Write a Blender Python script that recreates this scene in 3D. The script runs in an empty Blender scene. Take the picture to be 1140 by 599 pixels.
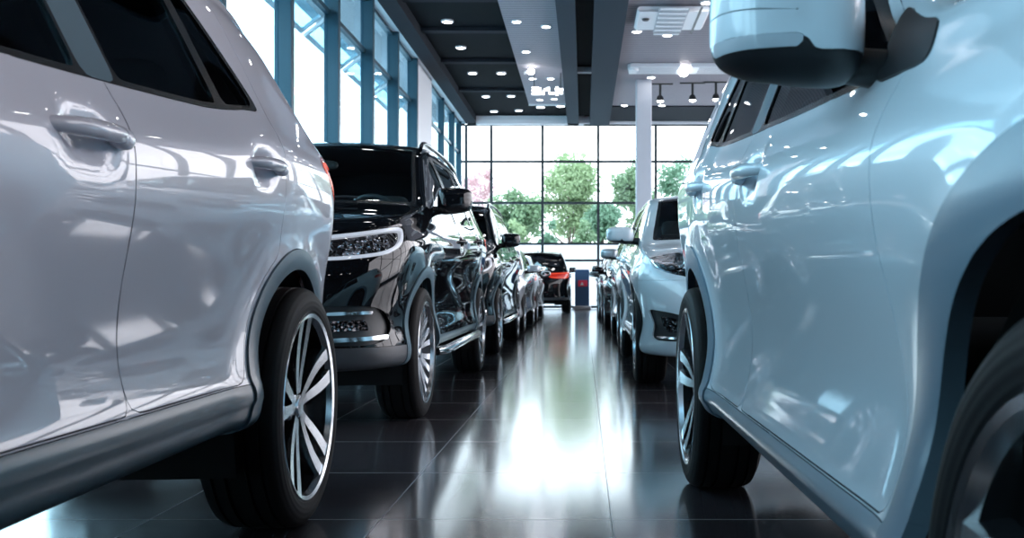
import bpy, math, random
import numpy as np
PI = math.pi
random.seed(7)
C = bpy.context.scene.collection
SC = bpy.context.scene

# ----------------------------------------------------------------- frame geometry
F, HX, HY, CH = 1080.0, 650.0, 320.0, 0.72         # focal length (px of a 1140 wide frame), vanishing point, camera height


def X_at(px, Y): return (px - HX) * Y / F
def Z_at(py, Y): return CH + (HY - py) * Y / F


# ----------------------------------------------------------------- materials
MATS = {}


def mat(name, base=(.8, .8, .8), rough=.5, metal=0.0, coat=0.0, coat_r=.03, spec=.5, emit=None, estr=0.0, trans=0.0, ior=1.5, alpha=1.0):
    if name in MATS: return MATS[name]
    m = bpy.data.materials.new(name); m.use_nodes = True
    b = m.node_tree.nodes['Principled BSDF']
    b.inputs['Base Color'].default_value = (*base, 1)
    b.inputs['Roughness'].default_value = rough
    b.inputs['Metallic'].default_value = metal
    b.inputs['Coat Weight'].default_value = coat
    b.inputs['Coat Roughness'].default_value = coat_r
    b.inputs['Specular IOR Level'].default_value = spec
    b.inputs['IOR'].default_value = ior
    b.inputs['Transmission Weight'].default_value = trans
    if emit:
        b.inputs['Emission Color'].default_value = (*emit, 1)
        b.inputs['Emission Strength'].default_value = estr
    MATS[name] = m
    return m


def nd(m, typ, **kw):
    n = m.node_tree.nodes.new(typ)
    for k, v in kw.items():
        if k.startswith('i_'):
            n.inputs[int(k[2:])].default_value = v
        else: setattr(n, k, v)
    return n


def lk(m, a, ao, b, bi): m.node_tree.links.new(a.outputs[ao], b.inputs[bi])


def math_node(m, op, a, b=None, c=None):
    n = nd(m, 'ShaderNodeMath', operation=op)
    for i, v in enumerate((a, b, c)):
        if v is None: continue
        if isinstance(v, (int, float)): n.inputs[i].default_value = v
        else: m.node_tree.links.new(v, n.inputs[i])
    return n.outputs[0]


def thin_glass(name, tint, refl=1.0, base=.05, rough=0.0):
    m = bpy.data.materials.new(name); m.use_nodes = True
    nt = m.node_tree; nt.nodes.clear()
    out = nt.nodes.new('ShaderNodeOutputMaterial')
    tr = nt.nodes.new('ShaderNodeBsdfTransparent'); tr.inputs[0].default_value = (*tint, 1)
    gl = nt.nodes.new('ShaderNodeBsdfGlossy'); gl.inputs['Color'].default_value = (1, 1, 1, 1); gl.inputs['Roughness'].default_value = rough
    lw = nt.nodes.new('ShaderNodeLayerWeight'); lw.inputs[0].default_value = .5
    p = math_node(m, 'POWER', lw.outputs['Facing'], 5.0)
    f = math_node(m, 'MULTIPLY_ADD', p, .9 * refl, base * refl)
    mx = nt.nodes.new('ShaderNodeMixShader')
    nt.links.new(f, mx.inputs[0]); nt.links.new(tr.outputs[0], mx.inputs[1]); nt.links.new(gl.outputs[0], mx.inputs[2])
    nt.links.new(mx.outputs[0], out.inputs[0])
    MATS[name] = m
    return m


PAINT_PEARL = mat('pearl_white_paint', (.62, .605, .67), .35, 0, 1.0, .015)
PAINT_ICE = mat('ice_white_paint', (.68, .77, .84), .35, 0, 1.0, .015)
PAINT_WHITE = mat('bright_white_paint', (.66, .74, .80), .35, 0, 1.0, .02)
PAINT_BLACK = mat('black_metallic_paint', (.004, .0045, .006), .5, .0, 1.0, .012, spec=.0)
PAINT_SILVER = mat('silver_paint', (.42, .47, .52), .35, .6, 1.0, .02)
PAINT_GRAPHITE = mat('graphite_paint', (.03, .035, .042), .35, .3, 1.0, .02)
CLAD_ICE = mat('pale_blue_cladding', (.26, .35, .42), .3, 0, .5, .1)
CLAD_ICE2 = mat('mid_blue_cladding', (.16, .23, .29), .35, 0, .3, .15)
CLAD = mat('slate_grey_cladding', (.09, .145, .18), .32, .0, .25, .2)
CLAD_DARK = mat('dark_grey_cladding', (.055, .062, .072), .42, 0, .1, .3)
BLACK_TRIM = mat('gloss_black_trim', (.012, .013, .015), .25, 0, .5, .05)
SATIN_BLACK = mat('satin_black_plastic', (.015, .017, .02), .4)
RUBBER = mat('tyre_rubber', (.009, .009, .010), .65, spec=.22)
CHROME = mat('polished_chrome', (.82, .85, .88), .12, 1.0)
ALLOY = mat('silver_alloy', (.62, .66, .70), .24, 1.0)
ALLOY_BRIGHT = mat('machined_alloy', (.80, .84, .88), .22, 1.0)
ALLOY_BLACK = mat('gloss_black_alloy', (.010, .011, .013), .22, 0, .6, .05)
DARKVOID = mat('wheel_well_felt', (.006, .006, .007), .9)
DISC = mat('brake_steel', (.18, .18, .19), .35, 1.0)
UNDER = mat('underbody_coating', (.008, .008, .009), .8)
CLOTH = mat('charcoal_upholstery', (.05, .052, .06), .8)
LINER = mat('black_cabin_lining', (.010, .010, .012), .85)
LAMP_GLASS = thin_glass('clear_lamp_cover', (.92, .95, .97), .5, .08)
GLASS_DARK = thin_glass('privacy_glass', (.05, .07, .08), .5, .08)
GLASS_SCREEN = thin_glass('light_green_screen_glass', (.72, .82, .83), .8, .05)
GLASS_CAR = thin_glass('tinted_car_glass', (.42, .52, .54), 1.0, .05)
GLASS_WIN = thin_glass('clear_window_glass', (.95, .97, .97), .8, .04)
GLASS_WIN_R = thin_glass('warm_clear_window_glass', (.98, .91, .90), .8, .04)  # warm tint added to offset the blue of the daylight
GLASS_WIN_L = thin_glass('cool_tinted_window_glass', (.74, .92, .98), .8, .05)
RED_LAMP = mat('red_lamp_plastic', (.60, .02, .012), .2, 0, 1.0, .03, emit=(1, .06, .03), estr=.02)
LED = mat('white_led_strip', (.62, .63, .68), .3, emit=(.90, .92, 1.0), estr=.12)
FOG_LED = mat('fog_lamp_led', (.8, .85, .9), .3, emit=(.9, .95, 1.0), estr=.12)
ORANGE = mat('orange_lamp_strip', (.85, .09, .03), .3, emit=(1, .12, .04), estr=.15)
SIGNAL_LENS = mat('clear_signal_lens', (.50, .57, .63), .15, 0, 1.0, .03)
MIRROR = mat('mirror_glass', (.85, .87, .9), .02, 1.0)


def make_bezel():
    m = mat('faceted_lamp_reflector', (.25, .26, .28), .18, .9)
    b = m.node_tree.nodes['Principled BSDF']
    tc = nd(m, 'ShaderNodeTexCoord'); v = nd(m, 'ShaderNodeTexVoronoi'); v.inputs['Scale'].default_value = 45
    lk(m, tc, 'Object', v, 'Vector')
    bp = nd(m, 'ShaderNodeBump'); bp.inputs['Strength'].default_value = 1.0; bp.inputs['Distance'].default_value = .03
    lk(m, v, 'Distance', bp, 'Height'); lk(m, bp, 0, b, 'Normal')
    r = nd(m, 'ShaderNodeValToRGB'); lk(m, v, 'Color', r, 0)
    r.color_ramp.elements[0].color = (.01, .01, .012, 1); r.color_ramp.elements[1].color = (.35, .36, .39, 1); r.color_ramp.elements[0].position = .45
    lk(m, r, 0, b, 'Base Color')
    return m


BEZEL = make_bezel()


def tyre_material():
    m = RUBBER; b = m.node_tree.nodes['Principled BSDF']
    tc = nd(m, 'ShaderNodeTexCoord'); s = nd(m, 'ShaderNodeSeparateXYZ'); lk(m, tc, 'Object', s, 0)
    ang = math_node(m, 'ARCTAN2', s.outputs[0], s.outputs[2])
    sk = math_node(m, 'MULTIPLY_ADD', s.outputs[1], 4.0, ang)
    w = math_node(m, 'SINE', math_node(m, 'MULTIPLY', sk, 66.0))
    w2 = math_node(m, 'GREATER_THAN', w, -.8)
    r2 = math_node(m, 'SQRT', math_node(m, 'ADD', math_node(m, 'MULTIPLY', s.outputs[0], s.outputs[0]), math_node(m, 'MULTIPLY', s.outputs[2], s.outputs[2])))
    tread = math_node(m, 'GREATER_THAN', r2, .3525)
    side = math_node(m, 'SINE', math_node(m, 'MULTIPLY', r2, 420.0))
    h = math_node(m, 'ADD', math_node(m, 'MULTIPLY', tread, w2), math_node(m, 'MULTIPLY', math_node(m, 'SUBTRACT', 1.0, tread), math_node(m, 'MULTIPLY', side, .06)))
    bp = nd(m, 'ShaderNodeBump'); bp.inputs['Strength'].default_value = .8; bp.inputs['Distance'].default_value = .006
    m.node_tree.links.new(h, bp.inputs['Height']); lk(m, bp, 0, b, 'Normal')


tyre_material()


def floor_material():
    m = mat('dark_glossy_floor_tile', (.04, .04, .045), .2, 0, .6, .12, spec=.85)
    b = m.node_tree.nodes['Principled BSDF']
    b.inputs['Specular Tint'].default_value = (.74, .90, 1.0, 1)
    tc = nd(m, 'ShaderNodeTexCoord'); s = nd(m, 'ShaderNodeSeparateXYZ'); lk(m, tc, 'Object', s, 0)
    ux = math_node(m, 'MULTIPLY_ADD', s.outputs[0], 1 / .716, .631 / .716 + 40)
    uy = math_node(m, 'MULTIPLY_ADD', s.outputs[1], 1 / .757, -3.01 / .757 + 40)
    fx = math_node(m, 'ABSOLUTE', math_node(m, 'SUBTRACT', math_node(m, 'FRACT', math_node(m, 'ADD', ux, .5)), .5))
    fy = math_node(m, 'ABSOLUTE', math_node(m, 'SUBTRACT', math_node(m, 'FRACT', math_node(m, 'ADD', uy, .5)), .5))
    gx = math_node(m, 'LESS_THAN', fx, .0035); gy = math_node(m, 'LESS_THAN', fy, .0038)
    g = math_node(m, 'MAXIMUM', gx, gy)
    cx = math_node(m, 'FLOOR', ux); cy = math_node(m, 'FLOOR', uy)
    cv = nd(m, 'ShaderNodeCombineXYZ'); m.node_tree.links.new(cx, cv.inputs[0]); m.node_tree.links.new(cy, cv.inputs[1])
    wn = nd(m, 'ShaderNodeTexWhiteNoise'); lk(m, cv, 0, wn, 0)
    no = nd(m, 'ShaderNodeTexNoise'); no.inputs['Scale'].default_value = 1.3; lk(m, tc, 'Object', no, 0)
    base = nd(m, 'ShaderNodeMixRGB'); base.inputs[1].default_value = (.050, .046, .055, 1); base.inputs[2].default_value = (.064, .059, .068, 1)
    lk(m, wn, 'Value', base, 0)
    mx = nd(m, 'ShaderNodeMixRGB'); m.node_tree.links.new(g, mx.inputs[0]); lk(m, base, 0, mx, 1); mx.inputs[2].default_value = (.34, .35, .36, 1)
    lk(m, mx, 0, b, 'Base Color')
    ro = math_node(m, 'MULTIPLY_ADD', no.outputs[0], .03, .125)
    rg = math_node(m, 'ADD', ro, math_node(m, 'MULTIPLY', g, .4))
    m.node_tree.links.new(rg, b.inputs['Roughness'])
    return m


FLOOR = floor_material()


def slat_material(name, c1, c2, pitch):
    m = mat(name, c1, .7, spec=.15); b = m.node_tree.nodes['Principled BSDF']
    tc = nd(m, 'ShaderNodeTexCoord'); s = nd(m, 'ShaderNodeSeparateXYZ'); lk(m, tc, 'Object', s, 0)
    f = math_node(m, 'FRACT', math_node(m, 'MULTIPLY', s.outputs[1], 1 / pitch))
    g = math_node(m, 'LESS_THAN', f, .22)
    mx = nd(m, 'ShaderNodeMixRGB'); m.node_tree.links.new(g, mx.inputs[0]); mx.inputs[1].default_value = (*c1, 1); mx.inputs[2].default_value = (*c2, 1)
    lk(m, mx, 0, b, 'Base Color')
    return m


SLAT = slat_material('grey_ribbed_ceiling', (.34, .325, .36), (.19, .18, .21), .16)
SLAT_W = slat_material('white_louvre', (.75, .78, .82), (.30, .32, .36), .09)
CEIL_BLACK = mat('matt_black_ceiling', (.007, .009, .012), .8, spec=.05)
CEIL_DARK = mat('charcoal_bulkhead', (.022, .026, .034), .8, spec=.08)
BEAM = mat('slate_beam', (.040, .055, .072), .8, spec=.1)
WHITE_WALL = mat('white_plaster', (.78, .80, .84), .6)
GREY_WALL = mat('light_grey_wall', (.42, .43, .46), .6)
DARK_WALL = mat('anthracite_wall', (.025, .028, .033), .7, spec=.1)
TEAL = mat('teal_blue_window_metal', (.018, .066, .098), .4, .2)
DARK_FRAME = mat('dark_window_metal', (.030, .040, .048), .45, .3)
PILLAR = mat('painted_pillar', (.52, .54, .60), .5)
WHITE_MET = mat('white_enamel', (.80, .82, .86), .35)
LIGHT_EM = mat('lamp_diffuser', (.9, .9, .9), .4, emit=(1.0, .97, .95), estr=8.0)
SIGN_EM = mat('illuminated_sign_face', (.9, .92, 1), .4, emit=(.92, .95, 1.0), estr=1.3)
LEAF = {}
for k, c in {'mid': (.23, .35, .21), 'deep': (.18, .32, .22), 'pale': (.32, .43, .25), 'pink': (.55, .38, .40)}.items():  # leaf colours lightened, outdoor haze put into the base colour
    LEAF[k] = mat('foliage_' + k, c, .6)
    _t = LEAF[k].node_tree; _b = _t.nodes['Principled BSDF']; _tr = _t.nodes.new('ShaderNodeBsdfTranslucent'); _tr.inputs[0].default_value = (*c, 1)
    _mx = _t.nodes.new('ShaderNodeMixShader'); _mx.inputs[0].default_value = .5
    _t.links.new(_b.outputs[0], _mx.inputs[1]); _t.links.new(_tr.outputs[0], _mx.inputs[2]); _t.links.new(_mx.outputs[0], _t.nodes['Material Output'].inputs[0])
BARK = mat('bark', (.12, .09, .07), .85)
PAVE = mat('pale_pavement', (.52, .54, .56), .8)
RENDER_W = mat('white_render', (.74, .78, .82), .8)


# ----------------------------------------------------------------- object helpers
def mesh_obj(name, verts, faces, material, parent=None, smooth=False, fmat=None, sharp=None):
    me = bpy.data.meshes.new(name)
    me.from_pydata([tuple(v) for v in verts], [], [list(f) for f in faces])
    mats = material if isinstance(material, (list, tuple)) else [material]
    for m in mats: me.materials.append(m)
    if fmat is not None: me.polygons.foreach_set('material_index', fmat)
    if smooth:
        me.polygons.foreach_set('use_smooth', [True] * len(me.polygons))
        me.update()
        if sharp is not None: me.set_sharp_from_angle(angle=math.radians(sharp))
    me.update()
    o = bpy.data.objects.new(name, me); C.objects.link(o)
    if parent is not None: o.parent = parent
    return o


def tag(o, label=None, cat=None, group=None, kind=None):
    if label: o['label'] = label
    if cat: o['category'] = cat
    if group: o['group'] = group
    if kind: o['kind'] = kind
    return o


def empty(name, loc=(0, 0, 0), rz=0.0, parent=None):
    o = bpy.data.objects.new(name, None); C.objects.link(o); o.empty_display_size = .1
    o.location = loc; o.rotation_euler = (0, 0, rz)
    if parent is not None: o.parent = parent
    return o


class MB:
    """collects simple solids into one mesh"""
    def __init__(s): s.v = []; s.f = []; s.m = []

    def add(s, v, f, mi=0):
        o = len(s.v); s.v += [tuple(p) for p in v]; s.f += [tuple(i + o for i in q) for q in f]; s.m += [mi] * len(f); return s

    def box(s, x0, x1, y0, y1, z0, z1, mi=0):
        return s.add([(x0, y0, z0), (x1, y0, z0), (x1, y1, z0), (x0, y1, z0), (x0, y0, z1), (x1, y0, z1), (x1, y1, z1), (x0, y1, z1)],
                     [(0, 3, 2, 1), (4, 5, 6, 7), (0, 1, 5, 4), (1, 2, 6, 5), (2, 3, 7, 6), (3, 0, 4, 7)], mi)

    def bbox(s, x0, x1, y0, y1, z0, z1, b=.005, mi=0):
        """box with chamfered edges"""
        v = []; X = (x0, x1); Y = (y0, y1); Z = (z0, z1)
        idx = {}
        for i in range(2):
            for j in range(2):
                for k in range(2):
                    sx, sy, sz = (b if i == 0 else -b), (b if j == 0 else -b), (b if k == 0 else -b)
                    idx[i, j, k, 0] = len(v); v.append((X[i], Y[j] + sy, Z[k] + sz))
                    idx[i, j, k, 1] = len(v); v.append((X[i] + sx, Y[j], Z[k] + sz))
                    idx[i, j, k, 2] = len(v); v.append((X[i] + sx, Y[j] + sy, Z[k]))
        f = []
        for i in range(2):
            q = [idx[i, 0, 0, 0], idx[i, 1, 0, 0], idx[i, 1, 1, 0], idx[i, 0, 1, 0]]; f.append(q if i else q[::-1])
            q = [idx[0, i, 0, 1], idx[0, i, 1, 1], idx[1, i, 1, 1], idx[1, i, 0, 1]]; f.append(q if i else q[::-1])
            q = [idx[0, 0, i, 2], idx[1, 0, i, 2], idx[1, 1, i, 2], idx[0, 1, i, 2]]; f.append(q if i else q[::-1])
        for a in range(2):
            for c in range(2):
                f.append([idx[0, a, c, 1], idx[1, a, c, 1], idx[1, a, c, 2], idx[0, a, c, 2]])
                f.append([idx[a, 0, c, 0], idx[a, 1, c, 0], idx[a, 1, c, 2], idx[a, 0, c, 2]])
                f.append([idx[a, c, 0, 0], idx[a, c, 1, 0], idx[a, c, 1, 1], idx[a, c, 0, 1]])
        for i in range(2):
            for j in range(2):
                for k in range(2):
                    f.append([idx[i, j, k, 0], idx[i, j, k, 1], idx[i, j, k, 2]])
        # orient outward
        cx = np.array([(x0 + x1) / 2, (y0 + y1) / 2, (z0 + z1) / 2]); V = np.array(v)
        g = []
        for q in f:
            p = V[list(q)]; n = np.cross(p[1] - p[0], p[2] - p[0])
            g.append(list(q) if np.dot(n, p.mean(0) - cx) >= 0 else list(q)[::-1])
        return s.add(v, g, mi)

    def lathe(s, prof, seg=48, axis='y', c=(0, 0, 0), mi=0, a0=0.0, a1=2 * PI, closed=True):
        """prof: list of (r, h)"""
        n = len(prof); v = []; full = abs(a1 - a0 - 2 * PI) < 1e-6
        cnt = seg if full else seg + 1
        for i in range(cnt):
            a = a0 + (a1 - a0) * i / seg; ca, sa = math.cos(a), math.sin(a)
            for r, h in prof:
                if axis == 'y': v.append((c[0] + r * ca, c[1] + h, c[2] + r * sa))
                elif axis == 'z': v.append((c[0] + r * ca, c[1] + r * sa, c[2] + h))
                else: v.append((c[0] + h, c[1] + r * ca, c[2] + r * sa))
        f = []
        for i in range(seg):
            j = (i + 1) % cnt
            for k in range(n - 1):
                q = (i * n + k, i * n + k + 1, j * n + k + 1, j * n + k)
                f.append(q if axis in 'y' else q[::-1])
        return s.add(v, f, mi)

    def tube(s, pts, r, seg=10, mi=0, cap=True):
        P = [np.array(p, float) for p in pts]; n = len(P); v = []; f = []
        R = r if hasattr(r, '__len__') else [r] * n
        up = np.array([0, 0, 1.0])
        for i, p in enumerate(P):
            t = P[min(i + 1, n - 1)] - P[max(i - 1, 0)]; t /= max(np.linalg.norm(t), 1e-9)
            a = np.cross(t, up)
            if np.linalg.norm(a) < 1e-3: a = np.cross(t, np.array([1.0, 0, 0]))
            a /= np.linalg.norm(a); b = np.cross(a, t)
            for k in range(seg):
                th = 2 * PI * k / seg
                v.append(p + R[i] * (math.cos(th) * a + math.sin(th) * b))
        for i in range(n - 1):
            for k in range(seg):
                k2 = (k + 1) % seg
                f.append((i * seg + k, (i + 1) * seg + k, (i + 1) * seg + k2, i * seg + k2))
        if cap:
            f.append(tuple(range(seg))); f.append(tuple((n - 1) * seg + k for k in range(seg))[::-1])
        return s.add(v, f, mi)

    def ell(s, c, r, e=2.0, nu=28, nv=16, mi=0):
        """super-ellipsoid"""
        def sp(x, p): return math.copysign(abs(x) ** p, x)
        v = []; p = 2.0 / e
        for j in range(nv + 1):
            ph = -PI / 2 + PI * j / nv
            for i in range(nu):
                th = 2 * PI * i / nu
                v.append((c[0] + r[0] * sp(math.cos(ph), p) * sp(math.cos(th), p), c[1] + r[1] * sp(math.cos(ph), p) * sp(math.sin(th), p), c[2] + r[2] * sp(math.sin(ph), p)))
        f = []
        for j in range(nv):
            for i in range(nu):
                i2 = (i + 1) % nu
                f.append((j * nu + i, j * nu + i2, (j + 1) * nu + i2, (j + 1) * nu + i))
        return s.add(v, f, mi)

    def build(s, name, material, parent=None, smooth=False, sharp=40):
        return mesh_obj(name, s.v, s.f, material, parent, smooth, s.m, sharp if smooth else None)


# ----------------------------------------------------------------- car surface
def table(keys, sigma, lo=-1.6, hi=5.2):
    xs = np.linspace(lo, hi, 1361)
    k = np.array(keys, float)
    y = np.interp(xs, k[:, 0], k[:, 1])
    h = xs[1] - xs[0]; n = int(4 * sigma / h) + 1
    w = np.exp(-.5 * (np.arange(-n, n + 1) * h / sigma) ** 2); w /= w.sum()
    yp = np.concatenate([np.full(n, y[0]), y, np.full(n, y[-1])])
    ys = np.convolve(yp, w, 'valid')
    return lambda x: np.interp(x, xs, ys)


def bspline_basis(nc, t, deg=3):
    kn = np.concatenate([np.zeros(deg), np.linspace(0, 1, nc - deg + 1), np.ones(deg)])
    B = np.zeros((len(t), nc + deg))
    tt = np.clip(t, 0, 1 - 1e-12)
    for i in range(nc + deg):
        B[:, i] = (tt >= kn[i]) & (tt < kn[i + 1])
    for d in range(1, deg + 1):
        for i in range(nc + deg - d):
            a = (tt - kn[i]) / (kn[i + d] - kn[i]) if kn[i + d] > kn[i] else 0
            b = (kn[i + d + 1] - tt) / (kn[i + d + 1] - kn[i + 1]) if kn[i + d + 1] > kn[i + 1] else 0
            B[:, i] = a * B[:, i] + b * B[:, i + 1]
    return B[:, :nc]


def sdf_poly(px, py, poly):
    P = np.array(poly, float); Q = np.roll(P, -1, 0)
    d = np.full(px.shape, 1e9); s = np.zeros(px.shape, bool)
    for (ax, ay), (bx, by) in zip(P, Q):
        ex, ey = bx - ax, by - ay; wx, wy = px - ax, py - ay
        h = np.clip((wx * ex + wy * ey) / (ex * ex + ey * ey + 1e-12), 0, 1)
        d = np.minimum(d, (wx - ex * h) ** 2 + (wy - ey * h) ** 2)
        c = (ay > py) != (by > py)
        xi = ax + (py - ay) / ((by - ay) if abs(by - ay) > 1e-12 else 1e-12) * ex
        s ^= c & (px < xi)
    d = np.sqrt(d)
    return np.where(s, -d, d)


def rounded(poly, n=6, r=.35):
    """Chaikin style rounding of a closed polygon's corners"""
    P = [np.array(p, float) for p in poly]
    for _ in range(3):
        Q = []
        for i in range(len(P)):
            a, b = P[i], P[(i + 1) % len(P)]
            Q.append(a * .8 + b * .2); Q.append(a * .2 + b * .8)
        P = Q
    return [tuple(p) for p in P]


def smax(*a, k=.03):
    r = a[0]
    for b in a[1:]:
        h = np.clip(.5 + .5 * (r - b) / k, 0, 1)
        r = b * (1 - h) + r * h + k * h * (1 - h)
    return r


class Patch:
    """half a car skin: grid of quads that curves on the surface cut into parts"""
    def __init__(s, pos, nrm, aux):
        nu, nv = pos.shape[:2]
        s.pos = pos.reshape(-1, 3); s.nrm = nrm.reshape(-1, 3); s.aux = aux.reshape(nu * nv, -1)
        s.polys = []; s.part = []
        for i in range(nu - 1):
            for j in range(nv - 1):
                s.polys.append([i * nv + j, (i + 1) * nv + j, (i + 1) * nv + j + 1, i * nv + j + 1]); s.part.append('body')

    def cut(s, fn, allowed, name):
        phi = fn(s.pos, s.aux)
        phi = np.where(np.abs(phi) < 2e-4, np.where(phi < 0, -2e-4, 2e-4), phi)
        neg = phi < 0
        edge = {}; newp, newn, newa = [], [], []; base = len(s.pos)
        polys, parts = [], []
        ph = phi.tolist(); ng = neg.tolist()

        def cross(a, b):
            key = (a, b) if a < b else (b, a)
            if key in edge: return edge[key]
            a, b = key; t = ph[a] / (ph[a] - ph[b])
            newp.append(s.pos[a] * (1 - t) + s.pos[b] * t); newn.append(s.nrm[a] * (1 - t) + s.nrm[b] * t); newa.append(s.aux[a] * (1 - t) + s.aux[b] * t)
            edge[key] = base + len(newp) - 1
            return edge[key]
        for q, pt in zip(s.polys, s.part):
            if pt not in allowed:
                polys.append(q); parts.append(pt); continue
            sg = [ng[i] for i in q]
            if all(sg): polys.append(q); parts.append(name); continue
            if not any(sg): polys.append(q); parts.append(pt); continue
            A, B = [], []
            n = len(q)
            for k in range(n):
                a, b = q[k], q[(k + 1) % n]
                (A if sg[k] else B).append(a)
                if sg[k] != sg[(k + 1) % n]:
                    c = cross(a, b); A.append(c); B.append(c)
            if len(A) >= 3: polys.append(A); parts.append(name)
            if len(B) >= 3: polys.append(B); parts.append(pt)
        s.polys, s.part = polys, parts
        if newp:
            nn = np.array(newn); nn /= np.linalg.norm(nn, axis=1)[:, None] + 1e-12
            s.pos = np.vstack([s.pos, newp]); s.nrm = np.vstack([s.nrm, nn]); s.aux = np.vstack([s.aux, newa])

    def half(s, names, offset=0.0, gap=0.0, skirt=.012, flip=False, sub=None):
        """verts, faces, loop normals of the y>0 half of the named parts"""
        names = (names,) if isinstance(names, str) else names
        pl = [q for q, p in zip(s.polys, s.part) if p in names]
        if sub is not None: pl = [q for q in pl if sub(s.pos[q].mean(0))]
        if not pl: return None
        used = sorted({i for q in pl for i in q}); mp = {u: i for i, u in enumerate(used)}
        V = s.pos[used].copy(); N = s.nrm[used]
        faces = [[mp[i] for i in q] for q in pl]
        V = V + N * offset
        cnt = {}
        for q in faces:
            for k in range(len(q)):
                a, b = q[k], q[(k + 1) % len(q)]
                if (b, a) in cnt: cnt.pop((b, a))
                else: cnt[(a, b)] = 1
        bnd = [(a, b) for a, b in cnt if not (abs(V[a][1]) < 1e-3 and abs(V[b][1]) < 1e-3)]
        if gap:
            acc = np.zeros_like(V); bset = {a for e in bnd for a in e}
            for q in faces:
                c = V[q].mean(0)
                for i in q:
                    if i in bset: acc[i] += c - V[i]
            for i in bset:
                d = acc[i]; d = d - N[i] * np.dot(d, N[i])
                if abs(V[i][1]) < 1e-3: d[1] = 0
                L = np.linalg.norm(d)
                if L > 1e-9: V[i] += d / L * gap
        loops = [N[i] for q in faces for i in q]
        V = list(V); low = {}
        if skirt:
            for a, b in bnd:
                for i in (a, b):
                    if i not in low:
                        low[i] = len(V); V.append(V[i] - N[i] * skirt)
                q = [a, low[a], low[b], b]
                p = [V[i] for i in q]; n = np.cross(p[2] - p[0], p[3] - p[1]); n = n / (np.linalg.norm(n) + 1e-12)
                faces.append(q); loops += [n] * 4
        V = np.array(V); L = np.array(loops)
        if flip:
            nf, nl, k = [], [], 0
            for q in faces:
                nf.append(q[::-1]); nl.append(-L[k:k + len(q)][::-1]); k += len(q)
            faces, L = nf, np.vstack(nl)
        return V, faces, L


def mirror_half(h):
    V, F_, L = h
    V = V * np.array([1, -1, 1]); nl, nf, k = [], [], 0
    for q in F_:
        nf.append(q[::-1]); nl.append((L[k:k + len(q)] * np.array([1, -1, 1]))[::-1]); k += len(q)
    return V, nf, np.vstack(nl)


def skin_obj(name, hs, material, parent):
    V = np.vstack([h[0] for h in hs]); faces = []; o = 0
    for h in hs:
        faces += [[i + o for i in q] for q in h[1]]; o += len(h[0])
    L = np.vstack([h[2] for h in hs])
    ob = mesh_obj(name, V.tolist(), faces, material, parent, True)
    ob.data.normals_split_custom_set(L.tolist())
    return ob


# ----------------------------------------------------------------- wheels
def spoke_mesh(mb, a0, a1, r0, r1, w0, w1, y0, y1, depth, face_mi, side_mi, bow=0.0):
    n = 7; top, bot = [], []
    for i in range(n):
        t = i / (n - 1); r = r0 + (r1 - r0) * t; a = a0 + (a1 - a0) * t + bow * math.sin(PI * t)
        w = w0 + (w1 - w0) * t; y = y0 + (y1 - y0) * (t ** 1.5)
        c = np.array([r * math.sin(a), 0, r * math.cos(a)]); p = np.array([math.cos(a), 0, -math.sin(a)])
        top.append((c + p * w / 2 + np.array([0, y, 0]), c - p * w / 2 + np.array([0, y, 0])))
        bot.append((c + p * w * .8 + np.array([0, y - depth, 0]), c - p * w * .8 + np.array([0, y - depth, 0])))
    v = []
    for i in range(n): v += [top[i][0], top[i][1], bot[i][0], bot[i][1]]
    ff, fs = [], []
    for i in range(n - 1):
        b = i * 4; d = b + 4
        ff.append((b, b + 1, d + 1, d)); fs.append((b, d, d + 2, b + 2)); fs.append((b + 1, b + 3, d + 3, d + 1))
    mb.add(v, ff, face_mi); mb.add(v, fs, side_mi)


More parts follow.
